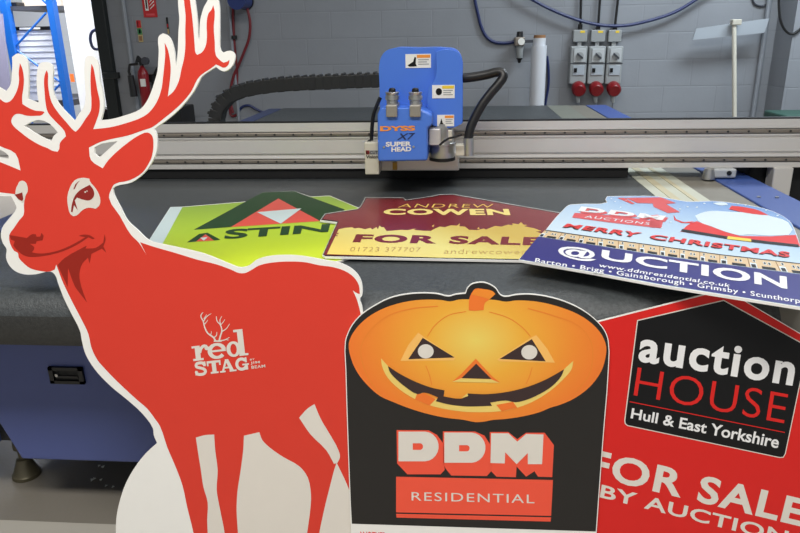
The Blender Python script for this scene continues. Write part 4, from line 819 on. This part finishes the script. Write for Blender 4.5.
MB().tube([(ex.x-.02, WY-.15, zt(255)), (ex.x-.085, WY-.16, zt(258)), (ex.x-.1, WY-.16, zt(285)), (ex.x-.095, WY-.16, zt(300))], .011, 8).build('hose', 'black_plastic', ext, smooth=True)
MB().tube([(ex.x-.09, WY-.16, zt(300)), (ex.x-.085, WY-.16, zt(385))], [.024, .03], 12).build('horn', 'black_plastic', ext, smooth=True)
MB().box((ex.x-.01, WY-.176, zt(345)), (ex.x+.03, WY-.165, zt(315))).build('label_band', 'sticker', ext)
MB().box((ex.x-.05, WY-.075, zt(330)), (ex.x+.05, WY+.003, zt(300))).build('wall_bracket', 'black_plastic', ext)
O_ = lambda pts: T(120, 0, 6.667, pts)
def wall_sign(name, label, corners, items, m, lift=.006):
    q = [PY(*O_([p])[0], YW-.004) for p in corners]      # tl, br
    x0, x1, z1, z0 = q[0].x, q[1].x, q[0].z, q[1].z
    r = empty(name, ((x0+x1)/2, YW, z0), label, 'sign')
    MB().box((x0, YW-lift, z0), (x1, YW, z1)).build('sign_plate', m, r)
    for mm, a, b, c, d in items:
        MB().box((x0+(x1-x0)*a, YW-lift-.001, z0+(z1-z0)*c), (x0+(x1-x0)*b, YW-lift, z0+(z1-z0)*d)).build('printed_symbol', mm, r)
    return r, x0, x1, z0, z1
r, x0, x1, z0, z1 = wall_sign('fire_sign', 'red fire point sign with white symbols high on the left wall', [(140, -45), (250, 114)], [('sticker', .18, .42, .28, .82), ('sign_red', .24, .36, .36, .74)], 'sign_red')
for k in range(3):
    MB().hexa(*[[(x0+(x1-x0)*(u), yy, z0+(z1-z0)*w_) for u, w_ in ((.52, .32+.14*k), (.86, .48+.14*k), (.9, .56+.14*k), (.56, .37+.14*k))] for yy in (YW-.0075, YW-.006)]).build('flame_stripe', 'sticker', r)
MB().box((x0+.02, YW-.0072, z0+.012), (x1-.02, YW-.006, z0+.028)).build('caption_line', 'pink_red', r)
wall_sign('instruction_sign', 'small red green and tan notice below the fire sign', [(108, 136), (156, 280)], [('sign_red', 0, 1, .66, 1), ('sticker', .2, .4, .7, .95), ('sign_green', 0, 1, .34, .64), ('sticker', .3, .7, .4, .58), ('kraft', .15, .85, .06, .28)], 'sign_tan')
wall_sign('instruction_sign', 'narrow dark and yellow notice half hidden by the antler', [(306, 116), (330, 225)], [('sign_tan', 0, 1, 0, .3), ('sign_red', .1, .9, .4, .6)], 'black_plastic')
hose('loose_cable', [(158, 68), (155, 75), (153.5, 84), (155, 93), (160, 101)], WY-.016, .016, 'black_plastic', 'thick black cable curving on the wall right of the extinguisher', 'cable')
tag(MB().box((PY(166, 122, WY-.5).x, WY-.5, 0), (PY(180, 110, WY-.5).x, WY-.2, PY(170, 108, WY-.5).z)).build('equipment_box', 'black_plastic', bevel=.01), 'black box standing against the wall behind the antler', 'box')
eb = bpy.data.objects['equipment_box']

# ------------------------------------------------------------------ the bright room through the door
YR = 6.9
U_ = lambda pts: T(0, 0, 6.667, pts)
rk = empty('pallet_rack', (PY(40, 60, YR).x, YR, 0), 'blue steel storage rack with cross bracing seen through the doorway', 'rack')
def upright(pt, pb, w, Y):
    a = PY(*pt, Y); return MB().box((a.x-w/2, Y-.04, 0), (a.x+w/2, Y+.05, 3.4))
xu1 = PY(8, 20, YR).x; xu2 = PY(54, 20, YR).x
MB().box((xu1-.04, YR-.04, 0), (xu1+.035, YR+.05, 3.4)).build('upright', 'blue_rack', rk, bevel=.004)
MB().box((xu2-.032, YR-.04, 0), (xu2+.032, YR+.05, 3.4)).build('upright', 'blue_rack', rk, bevel=.004)
def brace(p, q):
    a, b = PY(*p, YR), PY(*q, YR); MB().tube([tuple(a), tuple(b)], .011, 6).build('brace', 'blue_rack', rk)
for p, q in (((46, 13), (15, 47)), ((15, 49), (60, 82)), ((62, 82), (40, 106)), ((30, -12), (48, 5)), ((40, 106), (66, 124))): brace(p, q)
sa, sb = PY(6, 9, YR+.1), PY(48, 9, YR+.1)
MB().box((xu1, YR+.02, sa.z-.02), (xu2, YR+.9, sa.z+.02)).build('shelf', 'shelf_grey', rk)
sz2 = PY(40, 100, YR+.1).z
MB().box((xu1, YR+.02, sz2-.06), (xu2, YR+.9, sz2)).build('shelf', 'shelf_grey', rk)
# white slatted panel standing on the shelf
wa, wb = PY(13, 27, YR+.08), PY(57, 78, YR+.08)
wp = empty('slatted_panel', ((wa.x+wb.x)/2, YR+.08, wb.z), 'white slatted panel with a black top strip inside the blue rack', 'panel')
pm = MB().box((wa.x, YR+.08, sz2), (wb.x+.05, YR+.1, wa.z))
pm.build('panel_sheet', 'slat_white', wp)
lm2 = MB()
for k in range(11):
    z = wa.z-.07-k*(wa.z-sz2-.07)/11.5; lm2.box((wa.x, YR+.076, z-.004), (wb.x+.05, YR+.08, z+.002))
lm2.build('slat_lines', 'slat_line', wp)
MB().box((wa.x, YR+.07, wa.z-.035), (wb.x+.05, YR+.08, wa.z)).build('top_strip', 'ink_black', wp)
MB().box((wa.x+.07, YR+.068, wa.z-.026), (wb.x-.08, YR+.07, wa.z-.008)).build('strip_label', 'sticker', wp)
ba, bb_ = PY(13, 8, YR+.08), PY(48, -14, YR+.08)
tag(MB().box((ba.x, YR+.25, sa.z+.02), (bb_.x, YR+.7, sa.z+.3)).build('storage_carton', 'carton', bevel=.008), 'pale carton on the upper shelf of the blue rack', 'box')
tag(MB().box((PY(6, 8, YR+.1).x, YR+.06, sa.z+.02), (PY(19, 5, YR+.1).x, YR+.2, sa.z+.06)).build('black_tray', 'black_plastic', bevel=.006), 'flat black tray at the front of the upper rack shelf', 'tray')
# leaning sheets left of rack
YS = 6.5
sx = PY(-6, 60, YS).x
for k, (m, lab) in enumerate((('purple_board', 'dark sheet leaning in front of the blue rack at far left'), ('lilac_sheet', 'pale lilac sheet leaning between the dark sheet and the rack'))):
    x0 = sx+k*.1-.5; 
    tag(MB().hexa([(x0, YS-.1+k*.06, 0), (x0+.46, YS-.1+k*.06, 0), (x0+.46, YS-.08+k*.06, 0), (x0, YS-.08+k*.06, 0)], [(x0-.08, YS+.1+k*.06, 1.5-.1*k), (x0+.38+.08*k, YS+.1+k*.06, 1.5-.1*k), (x0+.38+.08*k, YS+.12+k*.06, 1.5-.1*k), (x0-.08, YS+.12+k*.06, 1.5-.1*k)]).build('leaning_sheet', m), lab, 'sheet')
# white door leaf with D handle
YDR = 6.05
da = PY(62, 2, 6.5); 
dx0 = PY(70, 40, 6.6).x; dx1 = PY(104, 40, YDR).x
dr = MB().hexa([(dx1+.0, YDR-.02, .01), (dx1, YDR+.03, .01), (dx0, 6.64, .01), (dx0, 6.59, .01)], [(dx1, YDR-.02, 2.7), (dx1, YDR+.03, 2.7), (dx0, 6.64, 2.7), (dx0, 6.59, 2.7)]).build('door_2', 'door_white')
dr['kind'] = 'structure'
hp_ = smooth_poly([(101.5, 30.5), (94, 30.5), (91, 34), (91, 43), (94, 48.5), (101.5, 49)], 5, 70, closed=False)
MB().tube([tuple(PY(x, y, YDR-.03)) for x, y in hp_], .013, 8).build('door_handle', 'hose_blue', dr, smooth=True)
oa = PY(69, 74, YR-.06); ob_ = PY(73, 82, YR-.06)
MB().box((oa.x, YR-.05, ob_.z), (ob_.x+.01, YR-.042, oa.z)).build('rack_tag', 'orange_tag', rk)
# grey cartons stacked behind rack edge
gx = PY(66, 20, YR+.35)
for k in range(6):
    z = .05+k*.36
    m = 'carton' if k % 2 else 'panel_grey'
    o = tag(MB().box((xu2+.03, YR+.36, k*.36), (xu2+.2, YR+.8, k*.36+.34)).build('stacked_carton', m, bevel=.01), 'carton in the narrow stack behind the right rack upright', 'box', 'narrow carton stack behind the rack')
# small stack by the door jamb
ta, tb2 = PY(99, 120, WY+.3), PY(113, 107, WY+.3)
for k in range(4):
    z0 = .0+k*(tb2.z)/4
    tag(MB().box((ta.x, WY+.25, z0), (tb2.x-.02, WY+.6, z0+tb2.z/4-.012)).build('stacked_tray', 'ink_black' if k % 2 else 'slat_white', bevel=.006), ('black' if k % 2 else 'white')+' tray in the low stack inside the doorway', 'tray', ('black' if k % 2 else 'white')+' trays inside the doorway')

# ------------------------------------------------------------------ lights
def area_light(name, loc, size, sizey, power, rot=(0, 0, 0), col=(1, 1, 1)):
    l = bpy.data.lights.new(name, 'AREA'); l.shape = 'RECTANGLE'; l.size = size; l.size_y = sizey; l.energy = power; l.color = col
    o = bpy.data.objects.new(name, l); COL.objects.link(o); o.location = loc; o.rotation_euler = rot; return o
area_light('ceiling_strip_light', (-.3, -.3, 3.5), 3.2, .6, 140, (math.radians(4), 0, 0), (1, .965, .91))
area_light('ceiling_strip_light', (.7, 2.75, 3.6), 2.4, .3, 36, (0, 0, 0), (1, .99, .97))
area_light('ceiling_strip_light', (2.6, 4.2, 3.4), 2.0, .8, 140, (0, 0, 0), (.82, .92, 1))
area_light('far_room_light', (-4.0, 6.6, 3.6), 2.2, 1.2, 640, (math.radians(8), 0, 0), (1, 1, 1))
w = bpy.data.worlds.new('world'); SC.world = w; w.use_nodes = True
w.node_tree.nodes['Background'].inputs[0].default_value = (.95, .97, 1, 1); w.node_tree.nodes['Background'].inputs[1].default_value = .40
SC.view_settings.view_transform = 'Standard'; SC.view_settings.look = 'None'
